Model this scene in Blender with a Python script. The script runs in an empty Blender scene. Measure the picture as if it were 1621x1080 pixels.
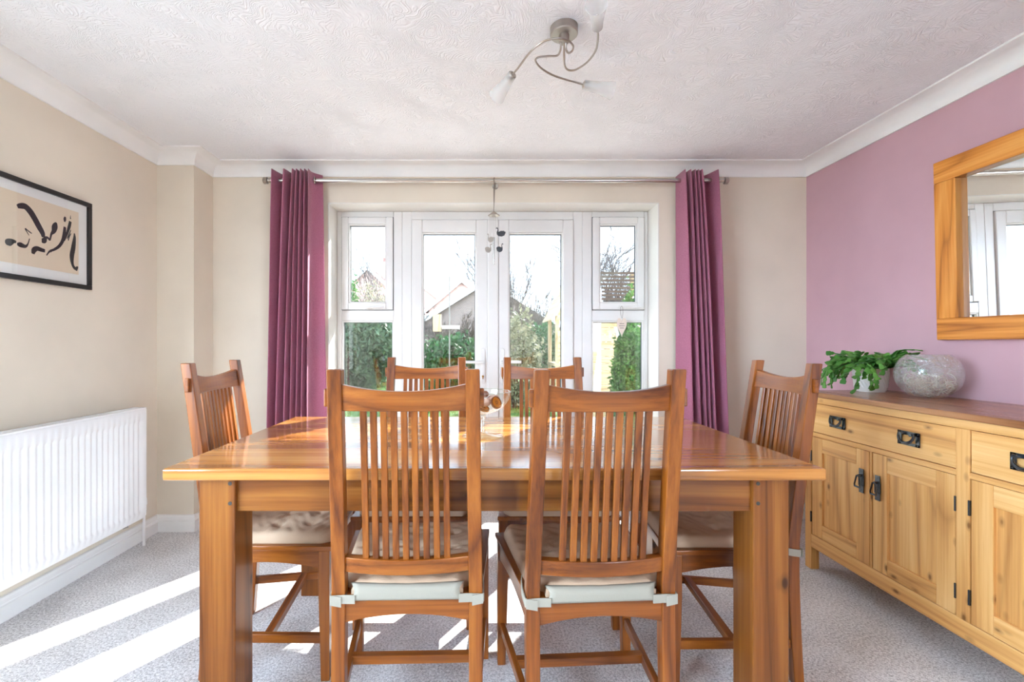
import bpy, bmesh, math, random
from mathutils import Vector, Matrix

# ------------------------------------------------------------------ scene, camera, light
S = bpy.context.scene
C = S.collection
R = math.radians
F = 720.0                    # focal length in pixels of the 1621 wide frame
CX, CY = 757.0, 546.0        # principal point
HC = 1.12                    # camera height

cam_d = bpy.data.cameras.new('camera')
cam_d.sensor_width = 36.0
cam_d.lens = 36.0 * F / 1621.0
cam_d.shift_x = (810.5 - CX) / 1621.0
cam_d.shift_y = (CY - 540.0) / 1621.0
cam_d.clip_start = 0.02
cam_d.clip_end = 300
cam = bpy.data.objects.new('camera', cam_d)
cam.location = (0, 0, HC)
cam.rotation_euler = (R(90), 0, 0)
C.objects.link(cam)
S.camera = cam

SUN_AZ, SUN_EL, SUN_E = 34.0, 31.0, 18.0
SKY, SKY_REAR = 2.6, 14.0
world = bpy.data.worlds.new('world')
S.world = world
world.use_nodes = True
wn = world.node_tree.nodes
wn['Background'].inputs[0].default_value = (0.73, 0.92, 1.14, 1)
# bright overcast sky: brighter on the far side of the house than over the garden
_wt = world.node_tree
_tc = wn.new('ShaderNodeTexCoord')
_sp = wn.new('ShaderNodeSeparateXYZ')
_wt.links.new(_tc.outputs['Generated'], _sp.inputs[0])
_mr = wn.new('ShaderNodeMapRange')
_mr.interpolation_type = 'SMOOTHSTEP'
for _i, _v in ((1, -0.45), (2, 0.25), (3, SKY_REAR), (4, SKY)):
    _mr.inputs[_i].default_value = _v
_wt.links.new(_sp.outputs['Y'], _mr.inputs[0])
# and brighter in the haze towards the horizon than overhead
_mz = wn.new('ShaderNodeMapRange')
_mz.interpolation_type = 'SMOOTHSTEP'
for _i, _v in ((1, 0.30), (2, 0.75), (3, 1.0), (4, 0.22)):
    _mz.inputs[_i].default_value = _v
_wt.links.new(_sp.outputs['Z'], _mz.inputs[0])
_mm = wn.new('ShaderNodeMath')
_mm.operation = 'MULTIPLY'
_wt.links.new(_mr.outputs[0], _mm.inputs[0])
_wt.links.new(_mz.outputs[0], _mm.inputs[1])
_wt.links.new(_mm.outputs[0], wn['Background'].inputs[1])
sun_d = bpy.data.lights.new('sun', 'SUN')
sun_d.energy = SUN_E
sun_d.angle = R(0.6)
sun_d.color = (1.0, 0.98, 0.94)
sun = bpy.data.objects.new('sun', sun_d)
_az, _el = R(SUN_AZ), R(SUN_EL)
_d = Vector((-math.sin(_az) * math.cos(_el), -math.cos(_az) * math.cos(_el), -math.sin(_el)))
sun.rotation_euler = _d.to_track_quat('-Z', 'Y').to_euler()
sun.location = (3, 9, 7)
C.objects.link(sun)

S.view_settings.view_transform = 'Standard'
S.view_settings.look = 'None'
S.view_settings.gamma = 1.0
S.view_settings.exposure = 1.14
S.view_settings.use_curve_mapping = False
cy = S.cycles
cy.use_denoising = True
cy.max_bounces = 12
cy.diffuse_bounces = 6
cy.glossy_bounces = 6
cy.transmission_bounces = 10
cy.transparent_max_bounces = 24
cy.sample_clamp_indirect = 8.0
cy.caustics_reflective = False
cy.caustics_refractive = False

# ------------------------------------------------------------------ materials
def lin(c):
    return tuple(((v / 255.0) / 12.92 if v / 255.0 <= 0.04045 else ((v / 255.0 + 0.055) / 1.055) ** 2.4) for v in c) + (1,)

class NT:
    def __init__(s, name):
        s.m = bpy.data.materials.new(name)
        s.m.use_nodes = True
        s.t = s.m.node_tree
        s.b = s.t.nodes['Principled BSDF']
        s.out = s.t.nodes['Material Output']
    def n(s, typ, **kw):
        nd = s.t.nodes.new(typ)
        for k, v in kw.items():
            if k.startswith('i_'):
                key = k[2:]
                key = int(key) if key.isdigit() else key.replace('_', ' ')
                nd.inputs[key].default_value = v
            else:
                setattr(nd, k, v)
        return nd
    def l(s, a, ao, b, bi):
        s.t.links.new(a.outputs[ao], b.inputs[bi])
    def coords(s, scale=(1, 1, 1), rnd=0.0):
        tc = s.n('ShaderNodeTexCoord')
        mp = s.n('ShaderNodeMapping')
        mp.inputs['Scale'].default_value = scale
        s.l(tc, 'Object', mp, 'Vector')
        if rnd:
            oi = s.n('ShaderNodeObjectInfo')
            mu = s.n('ShaderNodeMath', operation='MULTIPLY')
            mu.inputs[1].default_value = rnd
            s.l(oi, 'Random', mu, 0)
            s.t.links.new(mu.outputs[0], mp.inputs['Location'])
        return mp
    def ramp(s, stops):
        r = s.n('ShaderNodeValToRGB')
        e = r.color_ramp.elements
        while len(e) < len(stops):
            e.new(0.5)
        for q, (p, c) in zip(e, stops):
            q.position = p
            q.color = c
        return r

def plain(name, col, rough=0.5, metal=0.0, spec=0.5, bump=None, coat=0.0):
    k = NT(name)
    k.b.inputs['Base Color'].default_value = lin(col)
    k.b.inputs['Roughness'].default_value = rough
    k.b.inputs['Metallic'].default_value = metal
    k.b.inputs['Specular IOR Level'].default_value = spec
    k.b.inputs['Coat Weight'].default_value = coat
    # faint tonal variation so that the surface is procedural
    mp = k.coords()
    nz = k.n('ShaderNodeTexNoise', i_Scale=4.0, i_Detail=3.0)
    k.l(mp, 0, nz, 'Vector')
    a = lin(col)
    rp = k.ramp([(0.3, tuple(v * 0.96 for v in a[:3]) + (1,)), (0.7, tuple(min(1, v * 1.03) for v in a[:3]) + (1,))])
    k.l(nz, 'Fac', rp, 0)
    k.l(rp, 0, k.b, 'Base Color')
    if bump:
        sc, st, dist = bump
        b2 = k.n('ShaderNodeTexNoise', i_Scale=sc, i_Detail=4.0)
        k.l(mp, 0, b2, 'Vector')
        bp = k.n('ShaderNodeBump', i_Strength=st, i_Distance=dist)
        k.l(b2, 'Fac', bp, 'Height')
        k.l(bp, 0, k.b, 'Normal')
    return k.m

def wood(name, dark, mid, light, axis, rough=0.32, coat=0.15, coat_r=0.15, scale=1.0, knots=0.0, rnd=37.0, figure=0.5):
    k = NT(name)
    # grain runs along `axis`
    def sc(a, b):
        v = [a * scale] * 3
        v['xyz'.index(axis)] = b * scale
        return tuple(v)
    mp = k.coords((1, 1, 1), rnd)
    def m2(s3):
        q = k.n('ShaderNodeMapping')
        q.inputs['Scale'].default_value = s3
        k.l(mp, 0, q, 'Vector')
        return q
    # growth rings: distance from a wandering pith line, stretched along the grain
    ds = k.n('ShaderNodeTexNoise', i_Scale=1.0, i_Detail=2.0, i_Roughness=0.45)
    k.l(m2(sc(3.0, 0.24)), 0, ds, 'Vector')
    wv = k.n('ShaderNodeMath', operation='PINGPONG', i_1=1.0)
    mw = k.n('ShaderNodeMath', operation='MULTIPLY', i_1=26.0)
    k.l(ds, 'Fac', mw, 0)
    k.l(mw, 0, wv, 0)
    nz = k.n('ShaderNodeTexNoise', i_Scale=1.0, i_Detail=5.0, i_Roughness=0.65)
    k.l(m2(sc(95, 2.2)), 0, nz, 'Vector')
    big = k.n('ShaderNodeTexNoise', i_Scale=1.0, i_Detail=2.0)
    k.l(m2(sc(5, 0.8)), 0, big, 'Vector')
    def math2(op, a, b):
        q = k.n('ShaderNodeMath', operation=op)
        for i, v in enumerate((a, b)):
            if isinstance(v, float):
                q.inputs[i].default_value = v
            else:
                k.t.links.new(v, q.inputs[i])
        return q.outputs[0]
    f = math2('ADD', math2('MULTIPLY', wv.outputs[0], 0.20 * figure * 2), math2('MULTIPLY', nz.outputs['Fac'], 0.55))
    f = math2('ADD', f, math2('MULTIPLY', big.outputs['Fac'], 0.32))
    rp = k.ramp([(0.32, lin(dark)), (0.53, lin(mid)), (0.72, lin(light))])
    k.t.links.new(f, rp.inputs[0])
    late = k.ramp([(0.0, (0.62, 0.58, 0.54, 1)), (0.10, (0.86, 0.84, 0.82, 1)), (0.28, (1, 1, 1, 1))])
    k.t.links.new(wv.outputs[0], late.inputs[0])
    ml = k.n('ShaderNodeMix', data_type='RGBA', blend_type='MULTIPLY')
    ml.inputs[0].default_value = min(1.0, figure * 1.3)
    k.t.links.new(rp.outputs[0], ml.inputs[6])
    k.t.links.new(late.outputs[0], ml.inputs[7])
    col = ml.outputs[2]
    if knots:
        vo = k.n('ShaderNodeTexVoronoi', feature='F1', i_Scale=1.0)
        q = m2(sc(8.5 * knots, 4.5 * knots))
        k.l(q, 0, vo, 'Vector')
        kr = k.ramp([(0.0, (1, 1, 1, 1)), (0.07, (0.9, 0.9, 0.9, 1)), (0.11, (0.4, 0.4, 0.4, 1)), (0.2, (0, 0, 0, 1))])
        k.t.links.new(vo.outputs['Distance'], kr.inputs[0])
        sx = k.n('ShaderNodeSeparateColor')
        k.t.links.new(vo.outputs['Color'], sx.inputs[0])
        gt = k.n('ShaderNodeMath', operation='GREATER_THAN', i_1=0.25)
        k.t.links.new(sx.outputs[0], gt.inputs[0])
        km = k.n('ShaderNodeMath', operation='MULTIPLY')
        k.t.links.new(kr.outputs[0], km.inputs[0])
        k.t.links.new(gt.outputs[0], km.inputs[1])
        mx = k.n('ShaderNodeMix', data_type='RGBA')
        k.t.links.new(km.outputs[0], mx.inputs[0])
        k.t.links.new(col, mx.inputs[6])
        mx.inputs[7].default_value = tuple(v * 0.42 for v in lin(dark)[:3]) + (1,)
        col = mx.outputs[2]
    k.t.links.new(col, k.b.inputs['Base Color'])
    rr = k.n('ShaderNodeMapRange', i_3=rough * 0.8, i_4=rough * 1.25)
    k.t.links.new(nz.outputs['Fac'], rr.inputs[0])
    k.l(rr, 0, k.b, 'Roughness')
    k.b.inputs['Coat Weight'].default_value = coat
    k.b.inputs['Coat Roughness'].default_value = coat_r
    k.b.inputs['Specular IOR Level'].default_value = 0.32
    bp = k.n('ShaderNodeBump', i_Strength=0.12, i_Distance=0.002)
    k.t.links.new(f, bp.inputs['Height'])
    k.l(bp, 0, k.b, 'Normal')
    return k.m

M = {}
for ax in 'xyz':
    M['chair_' + ax] = wood('chair_wood_' + ax, (86, 40, 9), (131, 69, 16), (157, 91, 29), ax, rough=0.34, coat=0.35, coat_r=0.26)
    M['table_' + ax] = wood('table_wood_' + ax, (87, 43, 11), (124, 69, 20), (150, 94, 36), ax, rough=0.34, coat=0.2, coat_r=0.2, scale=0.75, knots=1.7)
    M['pine_' + ax] = wood('sideboard_pine_' + ax, (188, 124, 62), (222, 166, 98), (238, 192, 128), ax, rough=0.42, coat=0.08, scale=0.8, knots=2.3, figure=0.4)
    M['mirror_' + ax] = wood('mirror_pine_' + ax, (172, 98, 34), (216, 138, 58), (232, 162, 82), ax, rough=0.35, coat=0.1, scale=1.3, figure=0.5)
    M['garden_' + ax] = wood('garden_timber_' + ax, (158, 140, 112), (188, 172, 144), (204, 190, 164), ax, rough=0.7, coat=0.0, scale=0.7)
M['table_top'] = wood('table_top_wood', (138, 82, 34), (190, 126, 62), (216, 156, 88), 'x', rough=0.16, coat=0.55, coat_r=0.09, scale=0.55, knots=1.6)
M['board_top'] = wood('sideboard_top_wood', (120, 74, 42), (160, 106, 66), (186, 134, 92), 'y', rough=0.28, coat=0.3, coat_r=0.2, scale=0.7)
M['wall'] = plain('wall_cream_paint', (226, 214, 196), 0.85, bump=(220, 0.06, 0.002))
M['mauve'] = plain('wall_mauve_paint', (200, 161, 168), 0.85, bump=(220, 0.06, 0.002))
M['white'] = plain('white_gloss_paint', (240, 239, 236), 0.32)
M['reveal'] = plain('white_reveal_paint', (226, 223, 216), 0.6)
M['upvc'] = plain('white_window_plastic', (222, 220, 217), 0.28)
M['gasket'] = plain('dark_window_gasket', (70, 72, 76), 0.6)
M['rad'] = plain('radiator_enamel', (242, 242, 241), 0.28)
M['chrome'] = plain('brushed_steel', (196, 192, 186), 0.22, metal=1.0)
M['satin'] = plain('satin_nickel', (176, 168, 160), 0.34, metal=1.0)
M['iron'] = plain('black_iron', (84, 87, 92), 0.26, metal=0.85)
M['black'] = plain('black_frame_lacquer', (30, 28, 28), 0.35)
M['ink'] = plain('black_ink', (38, 38, 40), 0.8)
M['mat'] = plain('white_mount_card', (232, 231, 226), 0.8)
M['paper'] = plain('beige_art_paper', (226, 208, 182), 0.85)
M['cushion'] = plain('cushion_beige_cotton', (192, 164, 138), 0.9, spec=0.2, bump=(160, 0.25, 0.003))
M['cushion_grey'] = plain('cushion_grey_cotton', (158, 152, 138), 0.9, spec=0.2, bump=(300, 0.2, 0.002))
M['pot'] = plain('white_glazed_pot', (238, 234, 228), 0.25)
M['soil'] = plain('potting_soil', (58, 44, 34), 0.95, bump=(90, 0.6, 0.01))
M['tag_wood'] = plain('heart_tag_wood', (226, 210, 196), 0.7)
M['tag_white'] = plain('tag_white_card', (245, 245, 243), 0.7)
M['ribbon'] = plain('grey_ribbon', (128, 116, 104), 0.7)
M['brass'] = plain('brass_lock', (190, 150, 80), 0.3, metal=1.0)
M['orange_slice'] = plain('dried_orange', (226, 134, 24), 0.45, bump=(60, 0.4, 0.003))
M['orange_rind'] = plain('dried_orange_rind', (120, 62, 22), 0.6)
M['pod'] = plain('dried_pod_brown', (132, 88, 66), 0.7, bump=(80, 0.4, 0.003))
M['pod_pink'] = plain('dried_shell_pink', (186, 146, 128), 0.7, bump=(80, 0.4, 0.003))
M['pod_green'] = plain('dried_pod_olive', (112, 108, 66), 0.7, bump=(80, 0.4, 0.003))
M['twine'] = plain('bleached_twine', (214, 204, 188), 0.8)
M['trunk'] = plain('tree_bark', (69, 60, 56), 0.9)
M['twig'] = plain('bare_twig_bark', (80, 72, 70), 0.9)
M['brick'] = None
M['rooftile'] = plain('clay_roof_tiles', (120, 74, 66), 0.85)
M['fascia'] = plain('white_barge_board', (236, 236, 236), 0.6)
M['slat'] = plain('dark_stained_timber', (66, 59, 53), 0.8)
M['patio'] = plain('pale_paving', (218, 217, 214), 0.85, bump=(30, 0.2, 0.01))
M['post'] = plain('feeder_pole_grey', (120, 122, 126), 0.5, metal=0.5)
M['doorglass'] = None

def carpet():
    k = NT('carpet_pile')
    mp = k.coords()
    n1 = k.n('ShaderNodeTexNoise', i_Scale=330.0, i_Detail=2.0)
    n2 = k.n('ShaderNodeTexNoise', i_Scale=5.0, i_Detail=3.0)
    n3 = k.n('ShaderNodeTexNoise', i_Scale=120.0, i_Detail=2.0)
    for q in (n1, n2, n3):
        k.l(mp, 0, q, 'Vector')
    a = k.n('ShaderNodeMath', operation='ADD')
    b = k.n('ShaderNodeMath', operation='MULTIPLY_ADD')
    k.l(n1, 'Fac', a, 0)
    k.l(n3, 'Fac', a, 1)
    k.l(n2, 'Fac', b, 0)
    b.inputs[1].default_value = 0.35
    k.l(a, 0, b, 2)
    rp = k.ramp([(0.0, lin((146, 144, 145))), (0.38, lin((200, 198, 199))), (0.62, lin((236, 235, 236))), (1.0, lin((250, 249, 249)))])
    mr = k.n('ShaderNodeMapRange', i_1=0.78, i_2=1.56)
    k.l(b, 0, mr, 0)
    k.l(mr, 0, rp, 0)
    k.l(rp, 0, k.b, 'Base Color')
    k.b.inputs['Roughness'].default_value = 1.0
    k.b.inputs['Specular IOR Level'].default_value = 0.1
    bp = k.n('ShaderNodeBump', i_Strength=0.4, i_Distance=0.005)
    k.l(a, 0, bp, 'Height')
    k.l(bp, 0, k.b, 'Normal')
    return k.m
M['carpet'] = carpet()

def artex():
    k = NT('ceiling_swirl_plaster')
    k.b.inputs['Base Color'].default_value = lin((243, 243, 245))
    k.b.inputs['Roughness'].default_value = 0.8
    mp = k.coords()
    dn = k.n('ShaderNodeTexNoise', i_Scale=4.0, i_Detail=2.0)
    k.l(mp, 0, dn, 'Vector')
    ad = k.n('ShaderNodeVectorMath', operation='MULTIPLY_ADD')
    k.l(dn, 'Color', ad, 0)
    ad.inputs[1].default_value = (1.3, 1.3, 0)
    k.l(mp, 0, ad, 2)
    wv = k.n('ShaderNodeTexWave', wave_type='BANDS', i_Scale=14.0, i_Distortion=9.0, i_Detail=3.0, i_Detail_Scale=2.2)
    k.l(ad, 0, wv, 'Vector')
    n2 = k.n('ShaderNodeTexNoise', i_Scale=9.0, i_Detail=3.0)
    k.l(mp, 0, n2, 'Vector')
    rp = k.ramp([(0.30, (0.25, 0.25, 0.25, 1)), (0.62, (1, 1, 1, 1))])
    k.l(n2, 'Fac', rp, 0)
    mu = k.n('ShaderNodeMath', operation='MULTIPLY')
    k.l(wv, 'Fac', mu, 0)
    k.l(rp, 0, mu, 1)
    bp = k.n('ShaderNodeBump', i_Strength=0.5, i_Distance=0.006)
    k.l(mu, 0, bp, 'Height')
    k.l(bp, 0, k.b, 'Normal')
    return k.m
M['artex'] = artex()

def fabric():
    k = NT('curtain_plum_weave')
    mp = k.coords()
    w1 = k.n('ShaderNodeTexNoise', i_Scale=1.0, i_Detail=2.0)
    q = k.n('ShaderNodeMapping')
    q.inputs['Scale'].default_value = (260, 260, 700)
    k.l(mp, 0, q, 'Vector')
    k.l(q, 0, w1, 'Vector')
    rp = k.ramp([(0.3, lin((172, 98, 126))), (0.7, lin((208, 140, 164)))])
    k.l(w1, 'Fac', rp, 0)
    k.l(rp, 0, k.b, 'Base Color')
    k.b.inputs['Roughness'].default_value = 0.75
    k.b.inputs['Sheen Weight'].default_value = 0.25
    k.b.inputs['Specular IOR Level'].default_value = 0.2
    tr = k.n('ShaderNodeBsdfTranslucent')
    k.l(rp, 0, tr, 'Color')
    mx = k.n('ShaderNodeMixShader', i_0=0.3)
    k.l(k.b, 0, mx, 1)
    k.l(tr, 0, mx, 2)
    k.l(mx, 0, k.out, 'Surface')
    return k.m
M['curtain'] = fabric()

def thin_glass(name, ior, tint=(1, 1, 1), rough=0.0, bump=None, milky=0.0):
    k = NT(name)
    tr = k.n('ShaderNodeBsdfTransparent')
    tr.inputs[0].default_value = tint + (1,)
    gl = k.n('ShaderNodeBsdfGlossy')
    gl.inputs['Roughness'].default_value = rough
    gl.inputs['Color'].default_value = (1, 1, 1, 1)
    # two-sided Schlick reflectance
    f0 = ((ior - 1) / (ior + 1)) ** 2
    ge = k.n('ShaderNodeNewGeometry')
    dt = k.n('ShaderNodeVectorMath', operation='DOT_PRODUCT')
    k.l(ge, 'Normal', dt, 0)
    k.l(ge, 'Incoming', dt, 1)
    ab = k.n('ShaderNodeMath', operation='ABSOLUTE')
    k.l(dt, 'Value', ab, 0)
    om = k.n('ShaderNodeMath', operation='SUBTRACT', i_0=1.0)
    k.l(ab, 0, om, 1)
    pw = k.n('ShaderNodeMath', operation='POWER', i_1=5.0)
    k.l(om, 0, pw, 0)
    fr = k.n('ShaderNodeMath', operation='MULTIPLY_ADD', i_1=1 - f0, i_2=f0)
    k.l(pw, 0, fr, 0)
    mx = k.n('ShaderNodeMixShader')
    k.l(fr, 0, mx, 0)
    k.l(tr, 0, mx, 1)
    k.l(gl, 0, mx, 2)
    last = mx
    if bump:
        mp = k.coords()
        vo = k.n('ShaderNodeTexVoronoi', feature='DISTANCE_TO_EDGE', i_Scale=bump)
        k.l(mp, 0, vo, 'Vector')
        rp = k.ramp([(0.0, (1, 1, 1, 1)), (0.035, (0.25, 0.25, 0.25, 1)), (0.09, (0, 0, 0, 1))])
        k.l(vo, 'Distance', rp, 0)
        bp = k.n('ShaderNodeBump', i_Strength=0.9, i_Distance=0.004)
        k.l(rp, 0, bp, 'Height')
        k.l(bp, 0, gl, 'Normal')
        k.l(bp, 0, dt, 0)
        df = k.n('ShaderNodeBsdfDiffuse')
        df.inputs[0].default_value = (0.86, 0.87, 0.86, 1)
        ma = k.n('ShaderNodeMath', operation='MULTIPLY_ADD', i_1=0.20, i_2=milky)
        k.l(rp, 0, ma, 0)
        m3 = k.n('ShaderNodeMixShader')
        k.l(ma, 0, m3, 0)
        k.l(mx, 0, m3, 1)
        k.l(df, 0, m3, 2)
        last = m3
    elif milky:
        df = k.n('ShaderNodeBsdfDiffuse')
        df.inputs[0].default_value = (0.9, 0.9, 0.89, 1)
        tl = k.n('ShaderNodeBsdfTranslucent')
        tl.inputs[0].default_value = (0.9, 0.9, 0.89, 1)
        m4 = k.n('ShaderNodeMixShader', i_0=0.5)
        k.l(df, 0, m4, 1)
        k.l(tl, 0, m4, 2)
        m3 = k.n('ShaderNodeMixShader', i_0=milky)
        k.l(mx, 0, m3, 1)
        k.l(m4, 0, m3, 2)
        last = m3
    k.l(last, 0, k.out, 'Surface')
    return k.m
M['pane'] = thin_glass('window_glass', 1.72, (0.74, 0.75, 0.745))
M['picglass'] = thin_glass('picture_glass', 1.45)
M['clear'] = thin_glass('clear_glassware', 1.6, (0.97, 0.985, 0.975))
M['clear_rim'] = thin_glass('clear_glass_edge', 2.4, (0.9, 0.95, 0.92))
M['crackle'] = thin_glass('crackle_glass', 1.55, (0.97, 0.97, 0.96), bump=44.0, milky=0.05)
M['frost'] = thin_glass('frosted_lamp_glass', 1.45, milky=0.40)

def mirror_mat():
    k = NT('mirror_silvering')
    k.b.inputs['Metallic'].default_value = 1.0
    k.b.inputs['Roughness'].default_value = 0.0
    k.b.inputs['Base Color'].default_value = (0.9, 0.91, 0.9, 1)
    return k.m
M['mirror'] = mirror_mat()

def leaf(name, a, b, trans=0.35, rough=0.5):
    k = NT(name)
    mp = k.coords()
    nz = k.n('ShaderNodeTexNoise', i_Scale=6.0, i_Detail=4.0)
    k.l(mp, 0, nz, 'Vector')
    rp = k.ramp([(0.35, lin(a)), (0.65, lin(b))])
    k.l(nz, 'Fac', rp, 0)
    k.l(rp, 0, k.b, 'Base Color')
    k.b.inputs['Roughness'].default_value = rough
    tl = k.n('ShaderNodeBsdfTranslucent')
    k.l(rp, 0, tl, 'Color')
    mx = k.n('ShaderNodeMixShader', i_0=trans)
    k.l(k.b, 0, mx, 1)
    k.l(tl, 0, mx, 2)
    k.l(mx, 0, k.out, 'Surface')
    return k.m
M['cactus'] = leaf('christmas_cactus_leaf', (62, 122, 46), (112, 168, 72), 0.2, 0.4)
M['bamboo'] = leaf('bamboo_leaf', (50, 80, 63), (86, 113, 84))
M['laurel'] = leaf('laurel_leaf', (30, 79, 51), (59, 108, 66))
M['conifer'] = leaf('conifer_leaf', (41, 92, 44), (80, 123, 60))
M['ivy'] = leaf('ivy_leaf', (41, 74, 57), (69, 102, 74))
M['varieg'] = leaf('variegated_leaf', (108, 115, 95), (149, 151, 131))
M['blossom'] = leaf('pale_shrub_leaf', (126, 118, 92), (154, 148, 131))
M['lawn'] = leaf('lawn_blades', (66, 108, 47), (93, 128, 61), 0.2, 0.8)
M['ground'] = plain('soil_ground', (120, 130, 92), 0.95)

def brick(name, c1, c2, c3):
    k = NT(name)
    mp = k.coords((1, 1, 1))
    tc = k.n('ShaderNodeSeparateXYZ')
    k.l(mp, 0, tc, 0)
    cb = k.n('ShaderNodeCombineXYZ')
    k.l(tc, 'X', cb, 'X')
    k.l(tc, 'Z', cb, 'Y')
    br = k.n('ShaderNodeTexBrick', i_Scale=4.0)
    br.inputs['Color1'].default_value = lin(c1)
    br.inputs['Color2'].default_value = lin(c2)
    br.inputs['Mortar'].default_value = lin(c3)
    k.l(cb, 0, br, 'Vector')
    k.l(br, 0, k.b, 'Base Color')
    k.b.inputs['Roughness'].default_value = 0.9
    return k.m
M['brick'] = brick('house_brick', (178, 132, 118), (158, 112, 100), (206, 196, 188))
M['dark_brick'] = brick('garage_brick', (112, 92, 86), (92, 78, 74), (140, 132, 126))

# ------------------------------------------------------------------ mesh helpers
class G:
    def __init__(s):
        s.bm = bmesh.new()
    def face(s, vs):
        try:
            return s.bm.faces.new(vs)
        except ValueError:
            return None
    def box(s, x0, x1, y0, y1, z0, z1):
        v = [s.bm.verts.new(p) for p in ((x0, y0, z0), (x1, y0, z0), (x1, y1, z0), (x0, y1, z0), (x0, y0, z1), (x1, y0, z1), (x1, y1, z1), (x0, y1, z1))]
        for q in ((0, 3, 2, 1), (4, 5, 6, 7), (0, 1, 5, 4), (1, 2, 6, 5), (2, 3, 7, 6), (3, 0, 4, 7)):
            s.face([v[i] for i in q])
        return s
    def rings(s, rings, cap=True, loop=False):
        """rings: list of closed rings (lists of points, same length)"""
        vr = [[s.bm.verts.new(p) for p in r] for r in rings]
        n = len(vr[0])
        m = len(vr)
        for a in range(m if loop else m - 1):
            A, B = vr[a], vr[(a + 1) % m]
            for i in range(n):
                s.face([A[i], A[(i + 1) % n], B[(i + 1) % n], B[i]])
        if cap and not loop:
            s.face(list(reversed(vr[0])))
            s.face(vr[-1])
        return s
    def tube(s, pts, r, seg=8, cap=True, loop=False):
        pts = [Vector(p) for p in pts]
        n = len(pts)
        rs = r if isinstance(r, (list, tuple)) else [r] * n
        out = []
        up = None
        for i, p in enumerate(pts):
            if loop:
                t = pts[(i + 1) % n] - pts[i - 1]
            else:
                t = (pts[min(i + 1, n - 1)] - pts[max(i - 1, 0)])
            if t.length < 1e-9:
                t = Vector((0, 0, 1))
            t.normalize()
            if up is None:
                up = Vector((0, 0, 1)) if abs(t.z) < 0.9 else Vector((1, 0, 0))
            a = t.cross(up)
            if a.length < 1e-6:
                a = t.orthogonal()
            a.normalize()
            b = a.cross(t)
            up = b
            out.append([p + (a * math.cos(2 * math.pi * j / seg) + b * math.sin(2 * math.pi * j / seg)) * rs[i] for j in range(seg)])
        return s.rings(out, cap, loop)
    def lathe(s, prof, c=(0, 0, 0), seg=32, closed=False):
        """prof: list of (r, z)"""
        c = Vector(c)
        vr = []
        for r, z in prof:
            if r < 1e-6:
                vr.append([s.bm.verts.new(c + Vector((0, 0, z)))])
            else:
                vr.append([s.bm.verts.new(c + Vector((r * math.cos(2 * math.pi * j / seg), r * math.sin(2 * math.pi * j / seg), z))) for j in range(seg)])
        m = len(vr)
        for a in range(m if closed else m - 1):
            A, B = vr[a], vr[(a + 1) % m]
            for j in range(seg):
                j2 = (j + 1) % seg
                if len(A) == 1 and len(B) == 1:
                    continue
                if len(A) == 1:
                    s.face([A[0], B[j2], B[j]])
                elif len(B) == 1:
                    s.face([A[j], A[j2], B[0]])
                else:
                    s.face([A[j], A[j2], B[j2], B[j]])
        return s
    def grid(s, fn, nu, nv, closed_u=False):
        v = [[s.bm.verts.new(fn(i / nu, j / nv)) for j in range(nv + 1)] for i in range(nu + 1)]
        for i in range(nu):
            for j in range(nv):
                s.face([v[i][j], v[i + 1][j], v[i + 1][j + 1], v[i][j + 1]])
        return v
    def prism(s, poly, ax, a, b):
        """poly: 2D points in the plane of the two other axes; extruded from a to b along ax"""
        def P(q, t):
            if ax == 'x': return (t, q[0], q[1])
            if ax == 'y': return (q[0], t, q[1])
            return (q[0], q[1], t)
        return s.rings([[P(q, a) for q in poly], [P(q, b) for q in poly]])
    def xf(s, m, start=0):
        bmesh.ops.transform(s.bm, matrix=m, verts=s.bm.verts[:] if not start else [v for v in s.bm.verts][start:])
        return s

def obj(name, g, mat, parent=None, loc=None, bevel=0.0, smooth=False, seg=2, sharp=40):
    bm = g.bm
    bmesh.ops.recalc_face_normals(bm, faces=bm.faces[:])
    me = bpy.data.meshes.new(name)
    bm.to_mesh(me)
    bm.free()
    me.materials.append(mat)
    if smooth:
        me.polygons.foreach_set('use_smooth', [True] * len(me.polygons))
        me.set_sharp_from_angle(angle=R(sharp))
    o = bpy.data.objects.new(name, me)
    C.objects.link(o)
    if parent is not None:
        o.parent = parent
    if loc is not None:
        o.location = loc
    if bevel:
        b = o.modifiers.new('bevel', 'BEVEL')
        b.width = bevel
        b.segments = seg
        b.limit_method = 'ANGLE'
        b.angle_limit = R(35)
    return o

def tag(o, label, cat, group=None, kind=None):
    o['label'] = label
    o['category'] = cat
    if group: o['group'] = group
    if kind: o['kind'] = kind
    return o

def thing(name, label, cat, loc=(0, 0, 0), rz=0.0, group=None):
    o = bpy.data.objects.new(name, None)
    o.empty_display_size = 0.1
    C.objects.link(o)
    o.location = loc
    o.rotation_euler = (0, 0, rz)
    return tag(o, label, cat, group)

def struct(o):
    o['kind'] = 'structure'
    return o

def dup(root, label=None, loc=None, rz=None):
    r = root.copy()
    C.objects.link(r)
    if loc is not None: r.location = loc
    if rz is not None: r.rotation_euler = (0, 0, rz)
    if label: r['label'] = label
    for ch in [c for c in root.children]:
        c = ch.copy()
        C.objects.link(c)
        c.parent = r
        for gch in [q for q in ch.children]:
            d = gch.copy()
            C.objects.link(d)
            d.parent = c
    return r

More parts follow.
